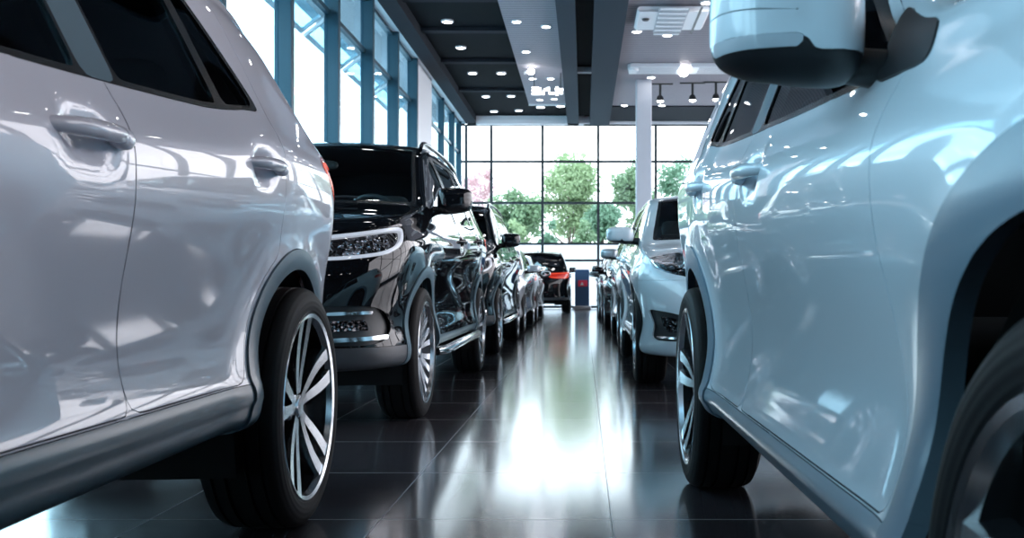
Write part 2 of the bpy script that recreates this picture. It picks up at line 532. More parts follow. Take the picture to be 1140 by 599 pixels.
def make_wheel(parent, loc, side, style, R=.36):
    """rim mesh with tyre, spokes, cap and brake disc; outer face towards +y (turned for the other side)"""
    rr = .277 if style != 'plain' else .262
    b = MB().lathe([(rr - .016, .092), (rr - .008, .110), (rr + .003, .114), (rr + .008, .108), (rr + .006, .09)], 72)
    b.lathe([(rr - .03, -.10), (rr - .03, -.02), (rr - .022, .06), (rr - .016, .092)], 72, mi=1)
    b.lathe([(.0, -.03), (rr - .03, -.03)], 48, mi=1)
    rim = b.build('wheel', [ALLOY_BRIGHT if style == 'twin' else ALLOY, ALLOY_BLACK if style == 'twin' else DISC], parent, True, 35)
    rim.location = loc
    if side < 0: rim.rotation_euler = (0, 0, PI)
    prof = [(rr - .004, .078), (rr + .004, .106), (rr + .012, .113), (rr + .028, .116), (.325, .114), (.343, .106), (.353, .097), (.358, .085), (.3595, .074), (.352, .073), (.352, .066), (.36, .065),
            (.361, .036), (.352, .035), (.352, .026), (.361, .025), (.3615, -.025), (.352, -.026), (.352, -.035), (.361, -.036), (.36, -.065), (.352, -.066), (.352, -.073), (.3595, -.074), (.358, -.085), (.350, -.103), (.325, -.117), (rr + .01, -.11), (rr - .02, -.10)]
    MB().lathe(prof, 96).build('tyre', RUBBER, rim, True, 30)
    MB().lathe([(.0, .0), (.165, .0), (.165, -.02)], 48).build('brake_disc', DISC, rim, True, 30)
    if style == 'twin':
        for k in range(5):
            for sgn in (-1, 1):
                a = 2 * PI * k / 5 + .1
                m = MB(); spoke_mesh(m, a + sgn * .17, a + sgn * .15, .04, rr - .008, .024, .044, .076, .106, .04, 0, 1, bow=sgn * .05)
                m.build('spoke', [ALLOY_BRIGHT, ALLOY_BLACK], rim)
            a += PI / 5
            m = MB(); spoke_mesh(m, a, a, .09, rr - .02, .012, .06, .035, .055, .02, 0, 0)
            m.build('spoke', ALLOY_BLACK, rim)
    elif style == 'multi':
        for k in range(10):
            for sgn in (-1, 1):
                a = 2 * PI * k / 10
                m = MB(); spoke_mesh(m, a + sgn * .06, a + sgn * .155, .045, rr - .006, .018, .036, .066, .092, .03, 0, 0)
                m.build('spoke', ALLOY, rim)
    else:
        for k in range(9):
            a = 2 * PI * k / 9
            m = MB(); spoke_mesh(m, a, a, .045, rr - .006, .03, .036, .066, .092, .03, 0, 0)
            m.build('spoke', ALLOY, rim)
    hub = MB().lathe([(.0, .082), (.028, .081), (.034, .076), (.036, .070), (.062, .067), (.068, .060), (.07, .02)], 40)
    for k in range(5):
        a = 2 * PI * k / 5 + .3; hub.lathe([(.0, .074), (.009, .074), (.01, .06)], 6, c=(.05 * math.sin(a), 0, .05 * math.cos(a)))
    hub.build('hub_cap', ALLOY if style != 'twin' else ALLOY_BRIGHT, rim, True, 35)
    return rim


# ----------------------------------------------------------------- car
def build_car(p, name='car'):
    root = empty(name)
    wb = p['wb']; W = p['W']; paint = p['paint']
    T = {k: table(p[k], p.get('sig_' + k, .09)) for k in ('zt', 'belt', 'crown', 'wmax', 'zb')}
    dF, dR = table(p['dfront'], .05, -.5, 2.5), table(p['drear'], .07, -.5, 2.5)
    xf0, df, nf = p['xf0'], p['df'], p['nf']; xr0, dr, nr = p['xr0'], p['dr'], p['nr']
    step = .02
    ph = np.linspace(0, PI / 2, 40)
    # nominal x, y scale
    tauf = np.sin(ph) ** (2 / nf); ysf = np.cos(ph) ** (2 / nf); taur = np.sin(ph) ** (2 / nr); ysr = np.cos(ph) ** (2 / nr)
    ysf[-1] = ysr[-1] = 0
    xm = np.linspace(xf0, xr0, int((xr0 - xf0) / step))[1:-1]
    xn = np.concatenate([(xf0 - df * tauf)[::-1], xm, xr0 + dr * taur])
    ys = np.concatenate([ysf[::-1], np.ones(len(xm)), ysr])
    zt, belt, crown, wm, zb = (T[k](xn) for k in ('zt', 'belt', 'crown', 'wmax', 'zb'))
    tum = p.get('tumble', .36)
    zc = zt - crown; zc = np.maximum(zc, belt + .012)
    g = zc - belt
    wb_ = wm - .045; wc = wb_ - tum * g - .02 * np.clip(g / .2, 0, 1)
    zs = belt - .10
    one = np.ones_like(xn)
    low = p.get('low', .036)
    q = [(wm - .11, zb), (wm - .05, zb + .004), (wm - .024, zb + .035), (wm - .020, zb + .095), (wm - .024 - low, zb + .22), (wm - .020 - low * .7, zb + (zs - zb) * .56), (wm - .001, zb + (zs - zb) * .80),
         (wm + .004, zs - .025), (wm, zs + .015), (wm - .026, belt - .03), (wb_, belt),
         (wb_ - tum * g * .3, belt + g * .30), (wb_ - tum * g * .75, belt + g * .74), (wc + .035 * np.clip(g / .15, .15, 1) * .4, zc - np.minimum(.05, g * .12)), (wc - .0, zc + .006), (wc - .06, zc + crown * .30 + .004), (wc * .55, zt - crown * .24), (wc * .2, zt), (0 * one, zt)]
    nc = len(q)
    Qy = np.stack([a[0] * one for a in q], 1); Qz = np.stack([a[1] * one for a in q], 1)
    # t samples: roughly even along a mid section
    td = np.linspace(0, 1, 1500); Bd = bspline_basis(nc, td)
    mid = np.argmin(np.abs(xn - 1.8)); cy, cz = Bd @ Qy[mid], Bd @ Qz[mid]
    ds = np.hypot(np.diff(cy), np.diff(cz)); wgt = ds / ds.sum() + .6 / len(ds)
    cum = np.concatenate([[0], np.cumsum(wgt)]); cum /= cum[-1]
    t = np.interp(np.linspace(0, 1, 120), cum, td)
    B = bspline_basis(nc, t)
    Y = Qy @ B.T; Z = Qz @ B.T; Xn = np.repeat(xn[:, None], len(t), 1)
    # ends lean back with height
    xe_f = xf0 - df; xe_r = xr0 + dr; xmf, xmr = .35, p.get('xmr', wb - .35)
    kf = np.clip((xmf - Xn) / (xmf - xe_f), 0, None) ** 2; kr = np.clip((Xn - xmr) / (xe_r - xmr), 0, None) ** 2
    X = Xn + dF(Z) * kf - dR(Z) * kr
    # local relief: flared arches, handle dishes, sill strip
    flare = p.get('flare', .016)
    for xa in (0, wb):
        r = np.hypot(X - xa, Z - .36)
        Y = Y + flare * np.exp(-((r - p['Ra'] - .02) / .085) ** 2) * np.clip((.95 - Z) / .15, 0, 1)
    for hx, hz in p['handles']:
        Y = Y - .026 * np.exp(-(((X - hx + .0) / .075) ** 4 + ((Z - hz) / .036) ** 2))
    if p.get('strip'):
        za, zb2 = p['strip']
        Y = Y + .012 * (1 / (1 + np.exp(-(Z - za) / .004))) * (1 / (1 + np.exp((Z - zb2) / .006))) * (1 / (1 + np.exp(-(X - .42) / .02))) * (1 / (1 + np.exp((X - wb + .42) / .02)))
    Yb = Y.copy(); Y = Y * ys[:, None]
    P = np.stack([X, Y, Z], -1)
    du = np.gradient(P, axis=0); dv = np.gradient(P, axis=1)
    # seam and poles: mirror symmetric
    N = np.cross(dv, du)
    N /= np.linalg.norm(N, axis=-1)[..., None] + 1e-12
    cen = np.stack([np.clip(X, .3, wb - .1), 0 * Y, np.clip(Z, .5, .9)], -1)
    sg = np.sign((N * (P - cen)).sum(-1)); N *= np.where(sg == 0, 1, sg)[..., None] if False else 1
    if np.median((N * (P - cen)).sum(-1)) < 0: N = -N
    N[0] = N[1]; N[-1] = N[-2]; N[0, :, 1] = 0; N[-1, :, 1] = 0; N[:, -1] = N[:, -2]; N[:, -1, 1] = 0
    N /= np.linalg.norm(N, axis=-1)[..., None] + 1e-12
    aux = np.stack([Xn, np.repeat(t[None, :], len(xn), 0), np.repeat(ys[:, None], len(t), 1), np.repeat(zc[:, None], len(t), 1), np.repeat(belt[:, None], len(t), 1), np.repeat(wc[:, None], len(t), 1)], -1)
    S = Patch(P, N, aux)
    # winding test
    qd = S.polys[len(S.polys) // 2]; pp = S.pos[qd]
    if np.dot(np.cross(pp[1] - pp[0], pp[2] - pp[0]), S.nrm[qd[0]]) < 0: S.polys = [k[::-1] for k in S.polys]

    # ---- cuts
    Ra = p['Ra']
    bodyish = ['body']
    def circ(xa, r): return lambda q_, a: np.hypot(q_[:, 0] - xa, q_[:, 2] - .36) - r
    for xa in (0, wb): S.cut(circ(xa, Ra), bodyish, 'void')
    if p.get('arch'):
        for xa in (0, wb): S.cut(circ(xa, Ra + p['arch']), bodyish, 'wheel_arch_trim')
    if p.get('sill'):
        zl = p['sill']
        S.cut(lambda q_, a: smax(q_[:, 2] - zl, .2 - q_[:, 0], q_[:, 0] - wb + .2, k=.01), bodyish, 'sill_trim')
        S.cut(lambda q_, a: smax(q_[:, 2] - p['lowz'], np.where((q_[:, 0] < .1) | (q_[:, 0] > wb - .1), -1.0, 1.0), k=.01), bodyish, 'bumper_cladding')
    # side windows
    xA, xZ = p['dlo']     # front and rear x at the belt
    def dlo(m):
        def fn(q_, a):
            x, z = q_[:, 0], q_[:, 2]
            low_ = (a[:, 4] + .012 + m * .45) - z
            up_ = z - (a[:, 3] - .045 - m)
            fr = (xA + m + (z - 1.05) * p['slope_f']) - x
            re = x - (xZ - m - (z - 1.15) * p['slope_r'])
            return smax(low_, up_, fr, re, np.where((a[:, 2] < .9) | (a[:, 1] < .3), 1.0, -1.0), k=.05)
        return fn
    S.cut(dlo(0), bodyish, 'window_trim')
    x1, x2, x3 = p['pillars']   # B pillar centre, rear door edge, half width
    ins = dlo(.028)
    def seg(a0, a1, lean0=0., lean1=0.):
        return lambda q_, a: smax(ins(q_, a), (a0 + lean0 * (q_[:, 2] - 1.1)) - q_[:, 0], q_[:, 0] - (a1 + lean1 * (q_[:, 2] - 1.1)), k=.02)
    S.cut(seg(-9, x1 - x3, 0, -.08), ['window_trim'], 'front_door_window')
    S.cut(seg(x1 + x3, x2 - .025, -.08, -.12), ['window_trim'], 'rear_door_window')
    S.cut(seg(x2 + .025, 9, -.12, 0), ['window_trim'], 'quarter_window')
    S.cut(lambda q_, a: smax(np.abs(q_[:, 0] - x1 + .08 * (q_[:, 2] - 1.1)) - x3 + .012, dlo(.004)(q_, a)), ['window_trim'], 'pillar_cover')
    # doors
    sill_z = (p.get('sill') or p['zb'][2][1] + .06) + .004
    if p.get('door_low'): sill_z = p['door_low']
    g0, g1, g2 = p['doors']
    topz = lambda a: a[:, 3] - .022
    def door(a0, a1, lean0, lean1, arch_x=None):
        def fn(q_, a):
            x, z = q_[:, 0], q_[:, 2]
            f = smax(a0 + lean0 * np.clip(z - .9, -.5, 1) - x, x - a1 - lean1 * np.clip(z - .9, -.5, 1), sill_z - z, z - topz(a), np.where(a[:, 2] < .97, 1.0, -1.0), k=.04)
            if arch_x is not None: f = smax(f, Ra + (p.get('arch') or .02) + .014 - np.hypot(x - arch_x, z - .36), k=.05)
            return f
        return fn
    S.cut(door(g0, g1, p.get('lean0', .05), p.get('lean1', -.12), 0), bodyish, 'front_door')
    S.cut(door(g1 + .001, g2, p.get('lean1', -.12), -.10, wb), bodyish, 'rear_door')
    if p.get('sail'):
        S.cut(lambda q_, a: smax(a[:, 4] + .004 - q_[:, 2], q_[:, 2] - a[:, 4] - .16, q_[:, 2] - a[:, 3] + .004, a[:, 5] - q_[:, 1], p['sail'][0] - q_[:, 0] + .25 * (q_[:, 2] - a[:, 4]), q_[:, 0] - p['sail'][1], np.where((a[:, 2] < .9) | (a[:, 1] < .3) | (q_[:, 1] < .5), 1.0, -1.0), k=.03), ['body', 'front_door', 'window_trim'], 'mirror_sail')
    # windscreen, bonnet
    xc = p['cowl']; xh = p['header']
    mA = p.get('mA', .055)
    S.cut(lambda q_, a: smax(q_[:, 1] * 0 + np.where(a[:, 1] > .55, -1., 1.), q_[:, 1] - (a[:, 5] - mA), xc + .10 * q_[:, 1] ** 2 - a[:, 0], a[:, 0] - xh - .06 * q_[:, 1] ** 2, k=.05), bodyish, 'windscreen_surround')
    S.cut(lambda q_, a: smax(q_[:, 1] - (a[:, 5] - mA - .025), xc + .07 + .10 * q_[:, 1] ** 2 - a[:, 0], a[:, 0] - xh + .035 - .06 * q_[:, 1] ** 2, k=.05), ['windscreen_surround'], 'windscreen')
    S.cut(lambda q_, a: smax(np.where(a[:, 1] > .5, -1., 1.), q_[:, 1] - (a[:, 5] + .0), a[:, 0] - xc - .08 * q_[:, 1] ** 2 + .004, p['hoodz'] + .06 * q_[:, 1] ** 2 - q_[:, 2], k=.04), bodyish, 'bonnet')
    # front: lamps, grille, fog
    xp = p['xp']
    def azi(q_): return np.degrees(np.arctan2(q_[:, 1], xp - q_[:, 0]))
    sc = 80.0                                               # degrees -> about metres
    def front(poly, m=0.0, sharp=False):
        pl = [(a / sc, z) for a, z in (poly if sharp else rounded(poly))]
        def fn(q_, a):
            d = sdf_poly(azi(q_) / sc, q_[:, 2], pl) + m
            return np.where(q_[:, 0] > xp + .35, 1.0, d)
        return fn
    front_able = ['body', 'bonnet']
    S.cut(front(p['head']), front_able, 'headlight')
    S.cut(front(p['head'], p.get('led_in', .012)), ['headlight'], 'led')
    S.cut(front(p['head'], p.get('led_in', .012) + p.get('led_w', .022)), ['led'], 'bezel')
    if p.get('fog'):
        S.cut(front(p['fog']), front_able + ['bumper_cladding'], 'fog_recess')
        for poly in p.get('fog_chrome', []): S.cut(front(poly, sharp=True), front_able + ['fog_recess', 'bumper_cladding'], 'chrome_strip')
        S.cut(front(p['fog_lamp'], sharp=True), ['fog_recess'], 'fog_lamp')
    if p.get('grille'):
        S.cut(front(p['grille']), front_able, 'grille')
        zz = p['grille_bars']
        S.cut(lambda q_, a: np.abs(np.mod(q_[:, 2] - zz[0], zz[1]) - zz[1] / 2) - zz[2], ['grille'], 'grille_bar')
        if p.get('low_intake'): S.cut(front(p['low_intake']), front_able + ['bumper_cladding'], 'lower_intake')
    S.cut(lambda q_, a: smax(q_[:, 2] - p['bumpz'], np.where(q_[:, 0] > xp + .2, 1., -1.), q_[:, 0] + .415, k=.02), bodyish, 'front_bumper')
    # rear: lamps, window, tailgate
    xq = wb + .15
    def rear(poly, m=0.0):
        pl = [(a / sc, z) for a, z in rounded(poly)]
        def fn(q_, a):
            d = sdf_poly(np.degrees(np.arctan2(q_[:, 1], q_[:, 0] - xq)) / sc, q_[:, 2], pl) + m
            return np.where(q_[:, 0] < xq - .1, 1.0, d)
        return fn
    S.cut(rear(p['tail']), bodyish, 'tail_light')
    S.cut(rear(p['tail'], .016), ['tail_light'], 'tail_led')
    S.cut(rear(p['tail'], .030), ['tail_led'], 'tail_inner')
    S.cut(rear(p['rear_win']), bodyish, 'rear_window_surround')
    S.cut(rear(p['rear_win'], .03), ['rear_window_surround'], 'rear_window')
    S.cut(rear(p['gate']), bodyish, 'tailgate')
    if p.get('reflector'): S.cut(rear(p['reflector']), bodyish + ['bumper_cladding'], 'rear_reflector')
    S.cut(lambda q_, a: smax(q_[:, 2] - p['rbumpz'], wb + .43 - q_[:, 0], k=.02), bodyish, 'rear_bumper')

    # ---- meshes
    def both(part, nm, material, parent=root, **kw):
        h = S.half(part, **kw)
        if h is None: return None
        return skin_obj(nm, [h, mirror_half(h)], material, parent)
    def sides(part, nm, material, parent=root, **kw):
        h = S.half(part, **kw)
        if h is None: return []
        return [skin_obj(nm, [k], material, parent) for k in (h, mirror_half(h))]
    both('body', 'body_shell', paint, gap=.0012, skirt=.02)
    both(('body', 'front_door', 'rear_door', 'window_trim', 'pillar_cover', 'tailgate', 'windscreen_surround', 'rear_window_surround'), 'cabin_lining', LINER, offset=-.03, skirt=0, flip=True, sub=lambda c: c[2] > .72 and .42 < c[0] < wb + .75)
    both('bonnet', 'bonnet', paint, gap=.002, skirt=.02)
    doors = {}
    for d in ('front_door', 'rear_door'): doors[d] = sides(d, d, paint, gap=.0018, skirt=.02)
    both('front_bumper', 'front_bumper', paint, gap=.0012); both('rear_bumper', 'rear_bumper', paint, gap=.0012); tg = both('tailgate', 'tailgate', paint, gap=.002, skirt=.02)
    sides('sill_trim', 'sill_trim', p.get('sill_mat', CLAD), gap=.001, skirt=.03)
    both('bumper_cladding', 'front_bumper_cladding', p.get('bclad', CLAD_DARK), gap=.001, offset=.003, sub=lambda c: c[0] < wb / 2)
    both('bumper_cladding', 'rear_bumper_cladding', p.get('bclad', CLAD_DARK), gap=.001, offset=.003, sub=lambda c: c[0] > wb / 2)
    h = S.half('wheel_arch_trim', gap=.0008, offset=.006, skirt=.03)
    if h:
        V, Fc, L = h
        for fr in (True, False):                                   # one trim per wheel
            keep, ln, k = [], [], 0
            for q_ in Fc:
                if (np.mean(V[q_, 0]) < wb / 2) == fr: keep.append(q_); ln.append(L[k:k + len(q_)])
                k += len(q_)
            us = sorted({i for q_ in keep for i in q_}); mp = {u: i for i, u in enumerate(us)}
            hh = (V[us], [[mp[i] for i in q_] for q_ in keep], np.vstack(ln))
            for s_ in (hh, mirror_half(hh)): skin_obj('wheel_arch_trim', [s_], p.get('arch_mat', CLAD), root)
    sides('window_trim', 'window_trim', p.get('wtrim', BLACK_TRIM), skirt=.012)
    sides('mirror_sail', 'mirror_sail', SATIN_BLACK, offset=.003, skirt=.012)
    sides('pillar_cover', 'pillar_cover', p.get('pillar_mat', CLAD_DARK), skirt=.01)
    gm = p.get('glass_side', GLASS_CAR)
    sides('front_door_window', 'front_door_window', gm, offset=-.004, skirt=0); sides('rear_door_window', 'rear_door_window', p.get('glass_rear', gm), offset=-.004, skirt=0); sides('quarter_window', 'quarter_window', p.get('glass_rear', gm), offset=-.004, skirt=0)
    both('windscreen_surround', 'windscreen_surround', BLACK_TRIM); both('windscreen', 'windscreen', p.get('glass_front', GLASS_CAR), offset=-.002, skirt=0)
    both('rear_window_surround', 'rear_window_surround', BLACK_TRIM); both('rear_window', 'rear_window', p.get('glass_back', GLASS_CAR), offset=-.002, skirt=0)
    covers = sides(('headlight', 'led', 'bezel'), 'headlight', LAMP_GLASS, skirt=0)
    for part, nm, m_, off in (('bezel', 'lamp_reflector', BEZEL, -.03), ('led', 'led_strip', p.get('led', LED), -.008), ('headlight', 'lamp_bezel', BLACK_TRIM, -.012)):
        for pr, o in zip(covers, sides(part, nm, m_, offset=off, skirt=.03)): o.parent = pr
    # projector lenses inside the lamp
    h = S.half('bezel')
    if h is not None:
        c0 = h[0].mean(0)
        for pr, sy in zip(covers, (1, -1)):
            for dx, dy in ((.0, .0), (.02, -.09)):
                MB().ell((c0[0] + .045 - dx, sy * (c0[1] - .02 + dy), c0[2]), (.035, .035, .035), 2, 20, 12).build('projector_lens', CHROME, pr, True, 60)
    taps = sides('tail_light', 'tail_light', RED_LAMP, skirt=.02)
    for part, nm, m_, off in (('tail_led', 'light_strip', ORANGE, .001), ('tail_inner', 'lamp_lens', RED_LAMP, -.003)):
        for pr, o in zip(taps, sides(part, nm, m_, offset=off, skirt=.02)): o.parent = pr
    sides('rear_reflector', 'rear_reflector', RED_LAMP, skirt=.01)
    fr = sides('fog_recess', 'fog_lamp_recess', SATIN_BLACK, offset=-.02, skirt=.0, gap=-.004)
    sides('chrome_strip', 'chrome_strip', CHROME, offset=.004, skirt=.012)
    sides('fog_lamp', 'fog_lamp', p.get('fog_mat', BEZEL), offset=-.006, skirt=.02)
    gr = both('grille', 'grille', SATIN_BLACK, offset=-.02, skirt=0)
    gb = both('grille_bar', 'grille_bar', CHROME, offset=.002, skirt=.03)
    if gb: gb.parent = gr
    both('lower_intake', 'lower_intake', SATIN_BLACK, offset=-.02, skirt=.0)
    # underside
    v, f = [], []
    for i in range(len(xn)):
        y0 = max(Y[i, 0], 0); v += [(X[i, 0], -y0, Z[i, 0] + .005), (X[i, 0], y0, Z[i, 0] + .005)]
    for i in range(len(xn) - 1):
        inarch = any(abs(X[i, 0] - xa) < Ra - .02 for xa in (0, wb))
        if not inarch: f.append((2 * i, 2 * i + 1, 2 * i + 3, 2 * i + 2))
    ub = MB().add(v, f)
    for xa in (0, wb): ub.box(xa - Ra, xa + Ra, -.52, .52, .25, .5)
    for xa in (0, wb): ub.tube([(xa, -W + .2, .36), (xa, W - .2, .36)], .04, 10)
    ub.build('underbody', UNDER, root)
    # wheel wells, wheels
    for xa in (0, wb):
        for sy in (1, -1):
            y1 = (W - .075) * sy; y0 = .50 * sy
            m = MB().lathe([(Ra + .004, y1), (Ra + .012, y0), (.0, y0)], 40, c=(xa, 0, .36), a0=-.35, a1=PI + .35)
            m.build('wheel_well', DARKVOID, root, True, 40)
            yw = (W + p.get('wheel_out', -.025) - .117) * sy
            w = make_wheel(root, (xa, yw, .36), sy, p['wheel'])
    # handles
    for hx, hz in p['handles']:
        for sy, di in ((1, 0), (-1, 1)):
            k = np.argmin(np.hypot(S.pos[:, 0] - hx, S.pos[:, 2] - hz)); yy = S.pos[k][1] + .026
            pts = []; rad = []
            for i in range(13):
                u = i / 12; xx = hx + (u - .5) * .23
                e = abs(2 * u - 1)
                pts.append((xx, sy * (yy + .022 - .034 * e ** 4), hz + .004 + .012 * (u - .5))); rad.append(.0165 * (1 - .30 * e ** 3))
            dn = 'front_door' if hx < g1 + .05 else 'rear_door'
            m = MB().tube(pts, rad, 14)
            m.ell((hx + .10, sy * (yy + .008), hz + .005), (.032, .018, .020), 2.4, 16, 10)
            hd = m.build('door_handle', p.get('handle_mat', paint), doors[dn][di], True, 50)
    # mirrors
    mx, my, mz, ml, mh = p['mirror']
    for sy in (1, -1):
        nu, nv = 72, 40; e = 4.0; pw = 2 / e
        sp = lambda a: np.sign(a) * np.abs(a) ** pw
        th = np.linspace(0, 2 * PI, nu + 1)[None, :]; phv = np.linspace(-PI / 2, PI / 2, nv + 1)[:, None]
        # pole axis = x (depth); outline in y,z
        yy = np.cos(phv) ** .5 * sp(np.cos(th)); zz = np.cos(phv) ** .5 * sp(np.sin(th)); xx = np.repeat(np.sin(phv), nu + 1, 1)
        xx = np.where(xx > 0, xx * .35, xx)                     # flat glass side, domed front
        outer = yy * 1.0
        P2 = np.stack([mx + xx * .085 + .035 * (outer + 1) * .5, my + ml / 2 + yy * ml / 2, mz + zz * mh / 2 * (1 - .10 * outer) + .006 * outer], -1)
        N2 = np.cross(np.gradient(P2, axis=0), np.gradient(P2, axis=1)); N2 /= np.linalg.norm(N2, axis=-1)[..., None] + 1e-12
        N2[:, 0] = N2[:, -1] = (N2[:, 1] + N2[:, -2])
        N2 /= np.linalg.norm(N2, axis=-1)[..., None] + 1e-12
        if (N2 * (P2 - P2.mean((0, 1)))).sum() < 0: N2 = -N2
        N2[0] = (-1, 0, 0); N2[-1] = (1, 0, 0)
        M = Patch(P2, N2, np.zeros(P2.shape[:2] + (1,)))
        qd = M.polys[len(M.polys) // 2 + 7]; pp = M.pos[qd]
        if np.dot(np.cross(pp[1] - pp[0], pp[2] - pp[0]), M.nrm[qd[0]]) < 0: M.polys = [k[::-1] for k in M.polys]
        sl = mz - mh * p.get('msplit', .12)
        M.cut(lambda q_, a: q_[:, 2] - (sl + .012 * np.tanh((my + ml * .42 - q_[:, 1]) / .008) * -1), ['body'], 'lower')
        M.cut(lambda q_, a: smax(q_[:, 2] - sl - .012, sl - .006 - q_[:, 2], my + ml * .46 - q_[:, 1], q_[:, 0] - mx - .02, k=.004), ['body', 'lower'], 'signal')
        fix = (lambda h_: h_) if sy > 0 else mirror_half
        cap = skin_obj('side_mirror', [fix(M.half('body', gap=.001, skirt=.006))], p.get('mirror_mat', paint), root)
        skin_obj('mirror_base', [fix(M.half('lower', gap=.001, skirt=.006))], p.get('mirror_low', SATIN_BLACK), cap)
        hsg = M.half('signal', gap=.0, skirt=.004, offset=.002)
        if hsg is not None: skin_obj('turn_signal', [fix(hsg)], p.get('signal_mat', CHROME), cap)
        # glass
        MB().ell((mx + .064, sy * (my + ml * .53), mz), (.004, ml * .42, mh * .38), 3.2, 32, 12).build('mirror_glass', MIRROR, cap, True, 40)
        # arm: flattened stalk from the lower housing to the door
        arm = MB()
        pts = [(mx - .005, sy * (my + ml * .42), mz - mh * .36), (mx, sy * (my + .02), mz - mh * .36), (mx - .01, sy * (my - .05), mz - mh * .42), (mx - .02, sy * (my - .11), mz - mh * .5)]
        arm.tube(pts, [.026, .028, .032, .036], 16); arm.build('mirror_arm', p.get('mirror_low', SATIN_BLACK), cap, True, 60)
    # cabin
    sx = p['seat_x']; rz = p['zt'][5][1]
    sz = p.get('seat_z', .55)
    for xs_, ysx in ((sx, .38), (sx, -.38), (sx + .85, .40), (sx + .85, -.40)):
        m = MB().ell((xs_, ysx, sz), (.27, .25, .10), 4, 28, 14)
        m.ell((xs_ + .30, ysx, sz + .32), (.09, .24, .34), 4, 28, 14)
        m.ell((xs_ + .33, ysx, sz + .76), (.05, .13, .08), 4, 20, 10)
        m.build('seat', CLOTH, root, True, 60)
    MB().ell((p['dash_x'], 0, p['dash_z']), (.26, W - .16, .16), 5, 40, 16).build('dashboard', CLOTH, root, True, 60)
    m = MB(); cx_, cz_ = p['dash_x'] + .36, p['dash_z'] + .10; pts = []
    for k in range(33):
        a = 2 * PI * k / 32; pts.append((cx_ - .07 * math.sin(a), -.38 + .185 * math.cos(a), cz_ + .17 * math.sin(a)))
    m.tube(pts, .016, 10, cap=False); m.tube([(cx_ + .0, -.56, cz_), (cx_ - .01, -.38, cz_ - .01), (cx_, -.20, cz_)], .018, 8); m.tube([(cx_ - .25, -.38, cz_ - .08), (cx_, -.38, cz_)], .04, 10)
    m.build('steering_wheel', CLAD_DARK, root, True, 60)
    MB().ell((p['header'] - .12, 0, T['zt'](p['header'] - .12) - .14), (.02, .12, .035), 3, 24, 10).build('rear_view_mirror', SATIN_BLACK, root, True, 60)
    # wipers
    for yw0, yw1 in ((-.45, .12), (.05, .62)):
        pts = []
        for k in range(9):
            y_ = yw0 + (yw1 - yw0) * k / 8; xw = xc + .085 + .10 * y_ * y_
            i = np.argmin(np.abs(xn - xw)); pts.append((xw, y_, np.interp(abs(y_), Y[i][::-1], Z[i][::-1]) + .012))
        MB().tube(pts, .008, 6).build('wiper', SATIN_BLACK, root)
    # number plate holder (blank) and roof rails
    if p.get('rails'):
        a, b = p['rails']
        for sy in (1, -1):
            pts = []
            for k in range(25):
                xx = a + (b - a) * k / 24; i = np.argmin(np.abs(xn - xx)); e = abs(2 * k / 24 - 1)
                pts.append((xx, sy * (wc[i] - .035), zc[i] + crown[i] * .3 + .038 - .045 * e ** 8))
            MB().tube(pts, .017, 10).build('roof_rail', p.get('rail_mat', CHROME), root, True, 60)
    if p.get('side_step'):
        for sy in (1, -1):
            MB().tube([(.46, sy * (W - .03), .335), (.55, sy * (W + .012), .338), (wb - .55, sy * (W + .012), .350), (wb - .46, sy * (W - .03), .36)], .028, 12).build('sill_strip', CHROME, root, True, 60)
    if p.get('antenna'):
        i = np.argmin(np.abs(xn - wb * .93)); MB().ell((xn[i], 0, zt[i] + .02), (.06, .014, .04), 2, 16, 10).build('antenna', paint, root, True, 60)
    return root


